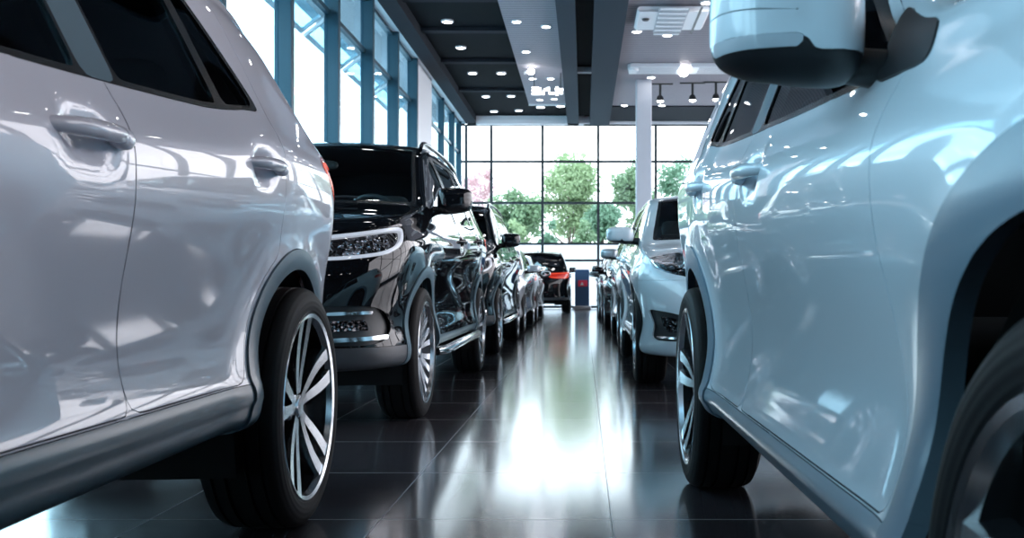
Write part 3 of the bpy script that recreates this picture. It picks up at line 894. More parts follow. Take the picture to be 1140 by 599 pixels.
SUV = dict(wb=2.72, wheel_out=.018, W=.92, paint=PAINT_PEARL,
    zt=[(-1.2, .84), (-.9, .90), (-.72, .98), (-.3, 1.05), (.3, 1.115), (.48, 1.15), (1.24, 1.62), (1.6, 1.69), (2.2, 1.69), (2.9, 1.64), (3.3, 1.60), (4.2, 1.58)],
    belt=[(-1.2, .80), (-.9, .84), (-.5, .94), (0, .985), (.45, 1.0), (1.15, 1.055), (1.6, 1.09), (2.1, 1.135), (2.4, 1.19), (4, 1.22)],
    crown=[(-1.2, .03), (.3, .05), (.6, .10), (1.1, .10), (1.5, .06), (4, .05)],
    wmax=[(-1.2, .87), (-.5, .89), (0, .915), (.5, .92), (2.6, .92), (3.3, .895)], tumble=.46,
    zb=[(-1.2, .27), (-.4, .27), (.4, .335), (2.4, .35), (3.2, .32), (4, .33)],
    dfront=[(.2, .08), (.35, .02), (.55, 0), (.75, .03), (.95, .12), (1.2, .2)],
    drear=[(.2, .06), (.5, 0), (.9, .02), (1.1, .13), (1.22, .36), (1.35, .62), (1.5, .80), (1.7, .86)],
    xf0=-.42, df=.48, nf=2.4, xr0=3.12, dr=.50, nr=2.35, Ra=.415, arch=.062, sill=.472, lowz=.44, strip=(.425, .472), sail=(.36, .62),
    handles=[(1.40, .980), (2.33, 1.04)], dlo=(.42, 2.48), slope_f=1.55, slope_r=.75, pillars=(1.54, 2.16, .075), doors=(.47, 1.57, 2.52), lean0=0.0,
    cowl=.42, header=1.42, hoodz=.93, xp=-.15, head=[(34, .80), (34, .90), (52, .93), (72, .98), (76, .96), (66, .86), (50, .79)],
    grille=[(-34, .62), (-32, .90), (32, .90), (34, .62), (24, .55), (-24, .55)], grille_bars=(.0, .07, .008), bumpz=.80,
    low_intake=[(-30, .36), (-30, .46), (30, .46), (30, .36)], fog=[(38, .44), (38, .58), (56, .60), (60, .47)], fog_lamp=[(43, .49), (43, .54), (52, .55), (53, .49)], fog_chrome=[],
    tail=[(28, 1.0), (28, 1.11), (60, 1.14), (80, 1.165), (84, 1.12), (74, 1.03), (62, .965), (36, .97)],
    rear_win=[(-55, 1.17), (-52, 1.50), (52, 1.50), (55, 1.17)], gate=[(-52, .60), (-56, 1.0), (-56, 1.54), (56, 1.54), (56, 1.0), (52, .60)], rbumpz=.78,
    wheel='twin', mirror=(.66, .885, 1.135, .235, .185), msplit=.25, seat_x=1.45, dash_x=.85, dash_z=.98, glass_side=GLASS_DARK, glass_rear=GLASS_DARK, glass_front=GLASS_SCREEN, glass_back=GLASS_DARK,
    rails=None, rail_mat=SATIN_BLACK, antenna=True, signal_mat=CHROME, pillar_mat=CLAD)

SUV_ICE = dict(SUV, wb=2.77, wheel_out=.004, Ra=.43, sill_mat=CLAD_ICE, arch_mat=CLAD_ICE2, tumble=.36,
    tail=[(24, 1.0), (24, 1.10), (50, 1.12), (62, 1.12), (62, 1.0), (36, .97)], paint=PAINT_ICE, sill=.405, strip=(.36, .405), lowz=.40,
    zt=[(-1.2, .84), (-.9, .90), (-.72, .98), (-.3, 1.05), (.3, 1.115), (.50, 1.15), (1.28, 1.62), (1.7, 1.69), (2.3, 1.69), (3.0, 1.64), (3.4, 1.60), (4.2, 1.58)],
    belt=[(-1.2, .80), (-.9, .84), (-.5, .94), (0, .985), (.45, 1.0), (1.2, 1.055), (1.65, 1.09), (2.2, 1.135), (2.5, 1.19), (4, 1.22)],
    drear=[(.2, .06), (.5, 0), (.9, .02), (1.1, .07), (1.25, .18), (1.5, .40), (1.7, .50)], zb=[(-1.2, .25), (-.4, .25), (.4, .30), (2.4, .31), (3.2, .29), (4, .29)],
    xr0=3.22, handles=[(1.45, .980), (2.38, 1.04)], dlo=(.50, 2.58), pillars=(1.64, 2.26, .075), doors=(.53, 1.66, 2.62), arch=.08, sail=(.44, .66), signal_mat=SIGNAL_LENS, mirror=(.69, .885, 1.120, .225, .185), rails=(1.5, 3.0))
SUV_BLACK = dict(SUV, tumble=.36, wb=2.92, wheel_out=-.01, W=.94, paint=PAINT_BLACK,
    zt=[(-1.2, .90), (-.9, .98), (-.74, 1.06), (-.3, 1.14), (.15, 1.20), (.34, 1.23), (1.22, 1.70), (1.6, 1.775), (2.4, 1.78), (3.1, 1.73), (3.5, 1.70), (4.2, 1.68)],
    belt=[(-1.2, .86), (-.9, .92), (-.5, 1.03), (0, 1.08), (.4, 1.10), (1.2, 1.13), (1.7, 1.15), (2.4, 1.19), (2.8, 1.22), (4, 1.24)],
    wmax=[(-1.2, .89), (-.5, .915), (0, .935), (.5, .94), (2.8, .94), (3.5, .915)],
    zb=[(-1.2, .32), (-.4, .32), (.4, .35), (2.5, .36), (3.3, .36), (4, .36)],
    xf0=-.40, df=.50, nf=2.7, xr0=3.36, dr=.48, nr=2.5, lowz=.43, sill=.43, strip=None, handles=[(1.45, 1.04), (2.5, 1.09)], dlo=(.46, 2.92), slope_f=1.55, slope_r=.55, pillars=(1.60, 2.42, .07), doors=(.47, 1.62, 2.72),
    cowl=.28, header=1.36, hoodz=1.045, head=[(30, .85), (30, .955), (50, .99), (68, 1.035), (75, 1.035), (69, .935), (60, .875), (45, .845)],
    led_in=.006, led_w=.016, grille=[(-30, .66), (-27, .96), (27, .96), (30, .66), (20, .60), (-20, .60)], bumpz=.86,
    fog=[(34, .44), (34, .63), (58, .63), (64, .53), (58, .44)], fog_lamp=[(42, .51), (42, .56), (53, .563), (54, .513)], fog_chrome=[[(41, .585), (41, .601), (55, .606), (55, .590)], [(38, .452), (38, .474), (61, .488), (61, .468)]],
    tail=[(28, 1.0), (28, 1.12), (60, 1.15), (84, 1.17), (86, 1.12), (74, 1.03), (60, .97), (36, .97)],
    wheel='multi', mirror=(.70, .880, 1.265, .215, .165), msplit=.22, sail=None, mirror_low=BLACK_TRIM, seat_x=1.40, dash_x=.78, dash_z=1.06, glass_side=GLASS_CAR, glass_rear=GLASS_CAR, glass_back=GLASS_CAR, rails=(1.45, 3.2), rail_mat=PAINT_BLACK, side_step=True,
    signal_mat=BLACK_TRIM, bclad=CLAD_DARK, arch_mat=CLAD, sill_mat=CLAD, pillar_mat=BLACK_TRIM)
SUV_BLACK['door_low'] = .44

HATCH = dict(SUV, tumble=.36, wb=2.62, wheel_out=-.015, W=.87, paint=PAINT_WHITE,
    zt=[(-1.2, .78), (-.86, .84), (-.7, .92), (-.3, 1.02), (.1, 1.08), (.24, 1.11), (1.20, 1.53), (1.6, 1.59), (2.2, 1.58), (2.8, 1.53), (3.2, 1.49), (4.2, 1.45)],
    belt=[(-1.2, .74), (-.86, .79), (-.5, .90), (0, .96), (.4, .99), (1.2, 1.04), (1.65, 1.07), (2.2, 1.11), (2.5, 1.15), (4, 1.16)],
    wmax=[(-1.2, .81), (-.5, .84), (0, .865), (.5, .87), (2.5, .87), (3.1, .845)],
    zb=[(-1.2, .235), (-.4, .235), (.4, .27), (2.2, .28), (3.0, .27), (4, .27)],
    xf0=-.38, df=.46, nf=2.3, xr0=2.98, dr=.45, nr=2.35, Ra=.395, arch=None, sill=None, strip=None, handles=[(1.42, .96), (2.32, 1.01)], dlo=(.30, 2.42), slope_f=1.7, slope_r=.75, pillars=(1.50, 2.12, .06), doors=(.44, 1.52, 2.42), door_low=.35,
    cowl=.20, header=1.30, hoodz=.89, xp=-.12, head=[(26, .80), (26, .93), (45, .955), (60, .975), (72, 1.0), (68, .93), (57, .84), (40, .785)],
    led_in=.004, led_w=.006, led=CHROME, grille=[(-26, .58), (-30, .76), (30, .76), (26, .58)], bumpz=.77, sail=None, fog=[(36, .345), (36, .50), (48, .545), (60, .565), (63, .555), (59, .45), (60, .375), (56, .345)], fog_lamp=[(40, .405), (40, .48), (48, .505), (55, .52), (53, .44), (51, .41)], fog_chrome=[[(38, .36), (38, .375), (57, .38), (55, .362)]], fog_mat=BEZEL,
    low_intake=[(-28, .28), (-28, .42), (28, .42), (28, .28)],
    tail=[(28, .95), (28, 1.05), (60, 1.08), (82, 1.10), (84, 1.06), (74, .97), (62, .91), (36, .92)], rear_win=[(-55, 1.12), (-52, 1.42), (52, 1.42), (55, 1.12)], gate=[(-52, .58), (-56, .95), (-56, 1.45), (56, 1.45), (56, .95), (52, .58)], rbumpz=.72,
    wheel='plain', mirror=(.56, .825, 1.15, .225, .135), msplit=.30, mA=.09, seat_x=1.32, dash_x=.72, dash_z=.95, seat_z=.50, glass_side=GLASS_CAR, glass_rear=GLASS_CAR, glass_back=GLASS_SCREEN, rails=None, pillar_mat=BLACK_TRIM, mirror_low=SATIN_BLACK, signal_mat=PAINT_WHITE)
SEDAN = dict(HATCH, wb=2.68, W=.89, paint=PAINT_SILVER,
    zt=[(-1.2, .74), (-.86, .80), (-.7, .87), (-.3, .95), (.1, 1.0), (.36, 1.04), (1.35, 1.41), (1.75, 1.455), (2.2, 1.44), (2.7, 1.33), (3.15, 1.09), (4.2, 1.04)],
    belt=[(-1.2, .70), (-.86, .75), (-.5, .84), (0, .90), (.4, .925), (1.2, .96), (1.65, .98), (2.2, 1.0), (2.6, 1.02), (4, 1.0)],
    wmax=[(-1.2, .83), (-.5, .86), (0, .885), (.5, .89), (2.6, .89), (3.2, .865)],
    drear=[(.2, .06), (.5, 0), (.9, .02), (1.1, .07), (1.5, .08)],
    xr0=3.22, dr=.42, handles=[(1.50, .89), (2.42, .93)], dlo=(.45, 2.62), slope_f=2.0, slope_r=1.2, pillars=(1.58, 2.35, .05), doors=(.44, 1.60, 2.50), cowl=.30, header=1.42, hoodz=.83,
    head=[(30, .70), (30, .82), (50, .85), (70, .89), (72, .86), (62, .76), (45, .69)], tail=[(28, .86), (28, .98), (60, .99), (84, 1.0), (84, .95), (72, .87), (50, .84)], rear_win=[(-50, 1.10), (-46, 1.2), (46, 1.2), (50, 1.10)], gate=[(-50, .68), (-52, .99), (52, .99), (50, .68)],
    mirror=(.74, .865, 1.03, .215, .13), seat_x=1.45, dash_x=.90, dash_z=.86, seat_z=.42, reflector=[(62, .44), (62, .53), (78, .53), (78, .44)], rbumpz=.66)


def copy_tree(o, parent=None, recolour=None, cache=None):
    c = o.copy(); C.objects.link(c)
    if parent is not None: c.parent = parent
    if recolour and c.type == 'MESH':
        if any(m in recolour for m in o.data.materials):
            k = (o.data.name)
            if k not in cache:
                me = o.data.copy()
                for i, m in enumerate(me.materials):
                    if m in recolour: me.materials[i] = recolour[m]
                cache[k] = me
            c.data = cache[k]
    for ch in list(o.children): copy_tree(ch, c, recolour, cache)
    return c


def place(car, X, Y, rz, label, group):
    car.location = (X, Y, 0); car.rotation_euler = (0, 0, rz)
    tag(car, label, 'car', group)
    return car


def axle(xflank, W, Yf, yaw=0.0, left=True):
    """centre of the front axle so that the aisle flank stands at xflank"""
    return (xflank - W if left else xflank + W), Yf


UP = PI / 2            # front towards the camera
LG, RG = 'cars parked in the left row', 'cars parked in the right row'
SKIP_CARS = False
# near pair, same model
carA = build_car(SUV)
yaw = math.radians(.6)
# rear aisle wheel face of the left car stands at (-.825, 2.95)
def place_by_rear(car, p, fx, fy, yaw, left, label, group):
    W_ = p['W'] + p.get('wheel_out', -.025); th = UP + yaw
    ly = -W_ if left else W_                   # aisle side in car coordinates
    lx = p['wb']
    cx, sx_ = math.cos(th), math.sin(th)
    ox, oy = lx * cx - ly * sx_, lx * sx_ + ly * cx
    place(car, fx - ox, fy - oy, th, label, group)
place_by_rear(carA, SUV, -.825, 2.95, yaw, True, 'pearl white sport utility car with machined twin spoke wheels, its flank filling the near left', LG)
rec = {PAINT_PEARL: PAINT_ICE}
carR = build_car(SUV_ICE)
place_by_rear(carR, SUV_ICE, .365, 3.54, math.radians(.4), False, 'icy white sport utility car with big door mirror overhead, front wheel cut by the frame', RG)
carB = build_car(SUV_BLACK)
place(carB, -.885 - .915, 5.40, UP, 'glossy black sport utility car with lit headlight, parked behind the pearl white car', LG)
carC = copy_tree(carB)
place(carC, -.92 - .915, 10.55, UP, 'black sport utility car second in the dark pair, behind the one with lit headlight', LG)
carR2 = build_car(HATCH)
place(carR2, .39 + .845, 7.40, UP, 'white hatchback with clear headlight and fog lamp, right behind the icy white car', RG)
carD = build_car(SEDAN)
place(carD, -.95 - .865, 15.6, UP, 'silver saloon car parked behind the two black sport utility cars', LG)
carE = copy_tree(carD, None, {PAINT_SILVER: PAINT_WHITE}, {})
place(carE, -.98 - .865, 23.1, -UP, 'white saloon car turned tail first with small red rear reflector, behind the silver saloon', LG)
carF = copy_tree(carB)
place(carF, -1.34, 31.0, -UP, 'black sport utility car seen from behind with red tail lamps, nearest the back glazing', LG)
carR3 = copy_tree(carR2, None, {PAINT_WHITE: PAINT_SILVER}, {})
place(carR3, .42 + .845, 11.9, UP, 'silver hatchback parked directly behind the white hatchback', RG)
carR4 = copy_tree(carD, None, {PAINT_SILVER: PAINT_BLACK}, {})
place(carR4, .36 + .865, 16.9, UP, 'black saloon car parked third from the end of the right row', RG)
carR5 = copy_tree(carD, None, {PAINT_SILVER: PAINT_GRAPHITE}, {})
place(carR5, .34 + .865, 21.9, UP, 'graphite saloon car parked behind the black saloon', RG)
carR6 = copy_tree(carB)
place(carR6, .42 + .915, 27.2, UP, 'black sport utility car at the far end of the right row by the back glazing', RG)

# ----------------------------------------------------------------- room
YB, YF0 = 33.0, -7.0            # back glazing, wall behind the camera
XL, XR = -4.28, 6.2
ZC = 6.40


def struct(o): o['kind'] = 'structure'; return o


struct(mesh_obj('floor', [(XL - .3, YF0, 0), (XR + .3, YF0, 0), (XR + .3, YB + .1, 0), (XL - .3, YB + .1, 0), (XL - .3, YF0, -.1), (XR + .3, YF0, -.1), (XR + .3, YB + .1, -.1), (XL - .3, YB + .1, -.1)], [(0, 1, 2, 3), (7, 6, 5, 4), (0, 4, 5, 1), (1, 5, 6, 2), (2, 6, 7, 3), (3, 7, 4, 0)], FLOOR))
struct(mesh_obj('ground', [(-60, -30, -.12), (70, -30, -.12), (70, 120, -.12), (-60, 120, -.12)], [(0, 1, 2, 3)], PAVE))
# ceiling: black slab with finished strips below it
struct(MB().box(XL - .3, XR + .3, YF0, YB + .2, 6.52, 6.8).build('ceiling', CEIL_BLACK))
k_ = (YB / 31.0)
x0, x1_, x2_, x3_, x4_ = XL, -4.0, -3.63, -1.70, -.55
struct(MB().box(XL - .05, x1_, YF0, YB, 6.36, 6.52).build('trim_1', WHITE_WALL))                 # white soffit above the windows
struct(MB().box(x1_, x2_, YF0, YB, 6.28, 6.52).build('trim_2', CEIL_DARK))                       # charcoal bulkhead
slats = struct(MB().box(x3_, x4_, 17.2, 29.9, 6.38, 6.50).build('trim_3', SLAT))                     # grey ribbed strip
struct(MB().box(x3_, x4_, 29.9, 30.0, 6.34, 6.50).build('trim_4', WHITE_MET))
struct(MB().box(-.55, -.17, YF0, YB, 6.22, 6.52).build('ceiling_beam', BEAM))
struct(MB().box(.20, .86, YF0, YB, 6.22, 6.52).build('ceiling_beam', BEAM))
struct(MB().box(.86, XR, 17.2, 30.2, 6.38, 6.50).build('trim_5', SLAT))
struct(MB().box(.86, XR, 30.2, YB, 6.34, 6.52).build('trim_6', CEIL_DARK))
struct(MB().box(-.17, .20, 25.4, 25.6, 6.36, 6.5).build('trim_7', GREY_WALL))
for yy in (8, 12, 16, 19.2, 21.6, 24.6, 28.2):
    struct(MB().box(x2_, x3_, yy, yy + .25, 6.44, 6.52).build('cross_beam', CEIL_DARK))
struct(MB().box(x2_, .0, YB - .35, YB + .1, 6.22, 6.5).build('trim_8', WHITE_WALL)); struct(MB().box(.0, XR, YB - .2, YB + .1, 6.26, 6.5).build('trim_9', WHITE_WALL))
# wall behind the camera
struct(MB().box(XL - .3, XR + .3, YF0 - .2, YF0, 0, 6.8).build('wall_front', DARK_WALL))
# eaves outside the left glazing
struct(MB().box(XL - 1.5, XL - .05, YF0, YB + .5, 6.42, 6.6).build('roof_eaves', GREY_WALL))

# left glazing: one window per bay
struct(MB().box(XR, XR + .2, YF0, .0, 0, 6.5).build('wall_right', DARK_WALL))  # unseen windowless stretch, added dark so the black paintwork reflects little light
YM = [YF0, -4.4, -1.8, .7, 3.3, 5.9, 8.5, 11.05, 13.65, 16.25, 18.9, 21.45, 23.9]
ZH = 6.36
wn = 1
for i in range(len(YM) - 1):
    y0, y1 = YM[i], YM[i + 1]
    m = MB().bbox(XL - .06, XL + .19, y1 - .07, y1 + .07, 0, ZH, .012)
    m.box(XL - .05, XL + .05, y0 + .07, y1 - .07, 0, .10).box(XL - .04, XL + .04, y0 + .07, y1 - .07, 5.28, 5.36).box(XL - .05, XL + .06, y0 + .07, y1 - .07, ZH - .08, ZH)
    w = m.build('window_%d' % wn, TEAL); struct(w); wn += 1
    MB().box(XL - .006, XL + .006, y0 + .07, y1 - .07, .10, 5.28).build('pane', GLASS_WIN_L, w)
    MB().box(XL - .006, XL + .006, y0 + .07, y1 - .07, 5.36, ZH - .08).build('pane', GLASS_WIN_L, w)
    # open sash hung outward under the transom
    a = math.radians(52); L_ = .50
    s = MB()
    def pt(d, n): return (XL - .05 - d * math.sin(a) - n * math.cos(a), 5.27 - d * math.cos(a) + n * math.sin(a))
    def bar(d0, d1, ya, yb, th, mi=0):
        c = [pt(d0, -th), pt(d1, -th), pt(d1, th), pt(d0, th)]
        v = [(p_[0], ya, p_[1]) for p_ in c] + [(p_[0], yb, p_[1]) for p_ in c]
        s.add(v, [(0, 1, 2, 3), (7, 6, 5, 4), (0, 4, 5, 1), (1, 5, 6, 2), (2, 6, 7, 3), (3, 7, 4, 0)], mi)
    bar(0, .06, y0 + .1, y1 - .1, .025); bar(L_ - .08, L_, y0 + .1, y1 - .1, .025); bar(.06, L_ - .08, y0 + .1, y0 + .16, .025); bar(.06, L_ - .08, y1 - .16, y1 - .1, .025)
    sh = s.build('sash', WHITE_MET, w)
    s = MB(); bar(.06, L_ - .08, y0 + .16, y1 - .16, .004); s.build('pane', GLASS_WIN_L, sh)
# white pier, blue grey below
struct(MB().box(XL - .1, XL + .14, 24.0, 26.4, 0, ZH).build('wall_left', WHITE_WALL))
YM2 = [26.4, 28.9, 31.2, YB]
for i in range(len(YM2) - 1):
    y0, y1 = YM2[i], YM2[i + 1]
    m = MB().bbox(XL - .06, XL + .12, y1 - .06, y1 + .06, 0, ZH, .01).box(XL - .05, XL + .05, y0, y1 - .06, 0, .1).box(XL - .04, XL + .04, y0, y1 - .06, 5.28, 5.36).box(XL - .05, XL + .06, y0, y1 - .06, ZH - .08, ZH)
    w = struct(m.build('window_%d' % wn, TEAL)); wn += 1
    MB().box(XL - .006, XL + .006, y0, y1 - .06, .10, ZH - .08).build('pane', GLASS_WIN_L, w)
# right glazing
ymr = .0
while ymr < YB - .1:
    y1 = min(ymr + 2.86, YB)
    m = MB().bbox(XR - .12, XR + .06, y1 - .07, y1 + .07, 0, ZH, .012).box(XR - .05, XR + .05, ymr, y1 - .07, 0, .3).box(XR - .05, XR + .05, ymr, y1 - .07, 2.7, 2.78).box(XR - .05, XR + .05, ymr, y1 - .07, ZH - .12, ZH + .15)
    w = struct(m.build('window_%d' % wn, DARK_FRAME)); wn += 1
    MB().box(XR - .006, XR + .006, ymr, y1 - .07, .3, 2.7).build('pane', GLASS_WIN_R, w); MB().box(XR - .006, XR + .006, ymr, y1 - .07, 2.78, ZH - .12).build('pane', GLASS_WIN_R, w)
    ymr = y1
# back glazing: grid read off the photograph
cols = [XL] + [X_at(x, YB) for x in (519, 547, 604, 666, 730, 794, 858, 922)] + [XR]
rows = [0.06] + [Z_at(y, YB) for y in (290, 271.5, 226, 180, 139)]
for i in range(len(cols) - 1):
    x0, x1 = cols[i], cols[i + 1]
    if x1 - x0 < .2: continue
    m = MB().box(x1 - .045, x1 + .045, YB - .05, YB + .07, 0, rows[-1])
    for j, z in enumerate(rows): m.box(x0 + .045 if i else x0, x1 - .045, YB - .04, YB + .05, z - .04, z + .04)
    w = struct(m.build('window_%d' % wn, DARK_FRAME)); wn += 1
    for j in range(len(rows) - 1):
        MB().box(x0 + .045 if i else x0, x1 - .045, YB - .005, YB + .005, rows[j] + .04, rows[j + 1] - .04).build('pane', GLASS_WIN, w)
struct(MB().box(XL, XR, YB - .05, YB + .1, rows[-1] + .04, 6.5).build('wall_back', WHITE_WALL))
# pillar
pc = X_at(716.5, 26.6)
struct(MB().bbox(pc - .21, pc + .21, 26.4, 26.8, 0, 6.40, .02).build('pillar', PILLAR))

# ----------------------------------------------------------------- ceiling fittings
def downlight(x, y, z, label, group, r=.13):
    t = MB().lathe([(r * .80, .0), (r * .84, -.018), (r, -.014), (r * 1.05, .0), (r * 1.03, .05), (.0, .05)], 28, axis='z').build('downlight', WHITE_MET, None, True, 30)
    t.location = (x, y, z)
    MB().lathe([(.0, -.008), (r * .5, -.008), (r * .82, -.004)], 28, axis='z').build('diffuser', LIGHT_EM, t, True)
    tag(t, label, 'ceiling light', group)
    return t


def ceil_pt(px, py, z):
    Y = F * (z - CH) / (HY - py); return X_at(px, Y), Y


black = [(498, 24, 'nearest'), (513, 53, 'second'), (526, 81.5, 'third'), (541, 107.5, 'fourth'), (550, 124, 'farthest')]
GD = 'downlights in the black ceiling strip'
for px, py, w_ in black:
    x, y = ceil_pt(px, py, 6.50); downlight(x, min(y, 32.4), 6.50 - (.0), 'round white downlight in black ceiling recess, %s of the file nearer the window wall' % w_, GD)
for px, py, w_ in [(558, 81.5, 'nearest'), (569, 107, 'middle one'), (577.5, 123, 'farthest')]:
    x, y = ceil_pt(px, py, 6.50); downlight(x, min(y, 32.4), 6.50, 'round white downlight in black ceiling recess, %s of the file beside the ribbed strip' % w_, GD)
GS = 'downlights in the grey ribbed strip'
for px, py, w_ in [(575, 24, 'nearest, on its window side'), (608, 29.5, 'nearest, on its beam side'), (585.5, 57.5, 'alone a little before the ball spotlight'), (593, 87.5, 'before the lit sign, window side'), (613, 87.5, 'before the lit sign, beam side'), (601, 111, 'just beyond the lit sign, window side'), (617, 110, 'just beyond the lit sign, beam side')]:
    x, y = ceil_pt(px, py, 6.37); downlight(x, y, 6.37, 'small round downlight in the narrow grey ribbed strip, ' + w_, GS, .11)
for px, py, w_ in [(602, 122, 'window side'), (624, 121, 'beam side')]:
    x, y = ceil_pt(px, py, 6.42); downlight(x, min(y, 32.2), 6.50, 'round downlight past the white end of the ribbed strip, ' + w_, GS, .15)
GR = 'downlights in the wide ribbed ceiling'
for px, py, w_ in [(786, 3, 'just before the air conditioner'), (709, 35, 'under the air conditioner end with black sensor'), (743, 39, 'under the middle of the air conditioner'), (774, 79, 'under the joint of the two white louvres'), (806, 79, 'under the far white louvre'), (725, 86, 'just above the grey pillar'), (808, 107, 'first of two by the last track spotlight'), (808, 113.5, 'second of two by the last track spotlight'), (694, 121.5, 'last before the back glazing, beside the beam'), (736, 119, 'last before the back glazing, beside the pillar')]:
    x, y = ceil_pt(px, py, 6.37); downlight(x, min(y, 30.1), 6.37, 'round downlight in the wide grey ribbed ceiling, ' + w_, GR, .12)
# overhead ones that only show as reflections in the paintwork
for yy in (-3.5, .5, 4.5, 8.5, 12.5, 16.0):
    for xx in (-2.75, -1.1, 1.9, 3.6, 5.2):
        downlight(xx, yy, 6.50, 'round downlight overhead, mirrored as bright dots in the car paintwork', 'downlights overhead beyond the picture top', .14)

# ball spotlight on the ribbed strip and track spotlights
def spot(x, y, z, label, drop=.30):
    t = MB().box(-.35, .35, -.02, .02, -.035, 0).build('track_spotlight', SATIN_BLACK); t.location = (x, y, z)
    MB().tube([(0, 0, -.035), (0, 0, -drop)], .035, 10).build('stem', SATIN_BLACK, t, True, 50)
    MB().lathe([(.055, 0), (.085, -.03), (.10, -.12), (.105, -.15)], 24, axis='z', c=(0, 0, -drop + .02)).build('lamp_shade', SATIN_BLACK, t, True, 50)
    MB().ell((0, 0, -drop - .10), (.095, .095, .075), 2, 20, 12).build('bulb', LIGHT_EM, t, True, 60)
    tag(t, label, 'spotlight', 'spotlights on the ceiling tracks')
for px, py, w_ in [(735, 93, 'nearest the grey pillar'), (771, 92, 'middle of the three'), (797, 91, 'farthest from the grey pillar')]:
    x, y = ceil_pt(px, py, 6.38); spot(x, y, 6.38, 'black track spotlight with glowing bulb, ' + w_, .36)
x, y = ceil_pt(590, 74, 6.38)
t = MB().tube([(0, 0, 0), (0, 0, -.08)], .03, 10).build('ball_spotlight', WHITE_MET, None, True, 50); t.location = (x, y, 6.38)
MB().ell((.03, 0, -.13), (.09, .09, .08), 2, 20, 12).build('bulb', LIGHT_EM, t, True, 60); MB().tube([(-.16, 0, -.17), (-.02, 0, -.12)], .04, 10).build('arm', WHITE_MET, t, True, 50)
tag(t, 'white ball spotlight hanging from the narrow ribbed strip before the lit sign', 'spotlight')
x, y = ceil_pt(761, 74, 6.38)
t = MB().box(-.25, .25, -.04, .04, -.06, 0).build('bracket_spotlight', WHITE_MET); t.location = (x, y, 6.38)
MB().ell((0, 0, -.16), (.12, .12, .10), 2, 20, 12).build('bulb', LIGHT_EM, t, True, 60); MB().box(-.18, -.10, -.05, .05, -.2, -.06).build('bracket', WHITE_MET, t)
tag(t, 'white bracket spotlight between the two white louvres', 'spotlight')

# air conditioner
xa, ya = ceil_pt(708, 30, 6.3); xb, yb = ceil_pt(787, 11, 6.3)
w_ac = X_at(787, (ya + yb) / 2) - X_at(708, (ya + yb) / 2)
ac = empty('air_conditioner', (X_at(747, (ya + yb) / 2), (ya + yb) / 2, 6.38))
hw, hd = w_ac / 2, (yb - ya) / 2
MB().bbox(-hw, hw, -hd, hd, -.13, -.02, .05).build('casing', WHITE_MET, ac)
MB().bbox(-hw + .1, hw - .1, -hd + .15, hd + .03, -.03, 0, .01).build('mounting_plate', SATIN_BLACK, ac)
MB().box(-hw + .42, hw - .45, -hd + .25, hd - .25, -.142, -.128).build('intake_panel', mat('silver_grey_louvre', (.42, .45, .50), .4), ac)
for k in range(7):
    yy = -hd + .32 + k * (2 * hd - .64) / 6
    MB().bbox(-hw + .44, hw - .47, yy - .05, yy + .05, -.162, -.138, .01).build('louvre', WHITE_MET, ac)
MB().bbox(hw - .24, hw - .19, -hd + .35, hd - .35, -.136, -.125, .004).build('outlet_slot', SATIN_BLACK, ac)
MB().lathe([(.0, -.165), (.06, -.165), (.08, -.13)], 24, axis='z', c=(-hw + .20, -.15, 0)).build('sensor', SATIN_BLACK, ac, True, 40)
tag(ac, 'white ceiling air conditioner with louvred intake above the grey pillar', 'air conditioner')
# two linear vents
for (pa, pb, w_) in ((701, 757, 'nearer the slate beam with rounded end cap'), (769, 836, 'farther from the slate beam, half hidden by the door mirror')):
    x0, y0 = ceil_pt(pa, 75, 6.3); x1, _ = ceil_pt(pb, 75, 6.3)
    v = empty('ceiling_vent', ((x0 + x1) / 2, y0 + .25, 6.38)); hw = (x1 - x0) / 2
    MB().bbox(-hw, hw, -.42, .42, -.11, 0, .02).build('frame', WHITE_MET, v)
    MB().box(-hw + .2, hw - .06, -.36, .36, -.118, -.108).build('grille', SLAT_W, v)
    if pa < 710: MB().lathe([(.0, -.17), (.12, -.16), (.15, -.1), (.15, 0)], 24, axis='z', c=(-hw + .1, -.2, 0)).build('end_cap', WHITE_MET, v, True, 40)
    tag(v, 'white linear ceiling vent, ' + w_, 'vent', 'linear ceiling vents')
# lit sign under the ribbed strip: illegible block characters
xs0, ys0 = ceil_pt(592, 104, 6.0)
sg = empty('illuminated_sign', (X_at(609.5, 25.6), 25.6, Z_at(101, 25.6)))
u = 25.6 / F
def glyph(rects):
    m = MB()
    for (a, b, c, d) in rects: m.box((a - 609.5) * u, (b - 609.5) * u, -.05, .05, (101 - d) * u, (101 - c) * u)
    m.build('sign_character', SIGN_EM, sg)
glyph([(592, 600, 97, 98.6), (592, 601, 100.2, 101.6), (592, 602, 103.6, 105.4), (600, 602.5, 98, 104)])
glyph([(604, 606, 101, 105.2), (605.5, 611, 99, 100.6), (603, 606, 103.8, 105.4), (608.5, 610.5, 97.5, 101)])
glyph([(610.8, 612, 97.2, 104), (610.8, 617, 103, 104.8)])
glyph([(618.5, 621.5, 96.8, 106), (618, 627, 98.8, 100.6), (618, 623, 102.6, 104.2), (623.4, 626.6, 101, 104.6)])
for xx in (-.35, .35): MB().tube([(xx, 0, .02), (xx, 0, 6.38 - Z_at(101, 25.6))], .012, 8).build('hanger', SATIN_BLACK, sg)
tag(sg, 'small white illuminated sign of block characters under the narrow ribbed ceiling strip', 'sign')

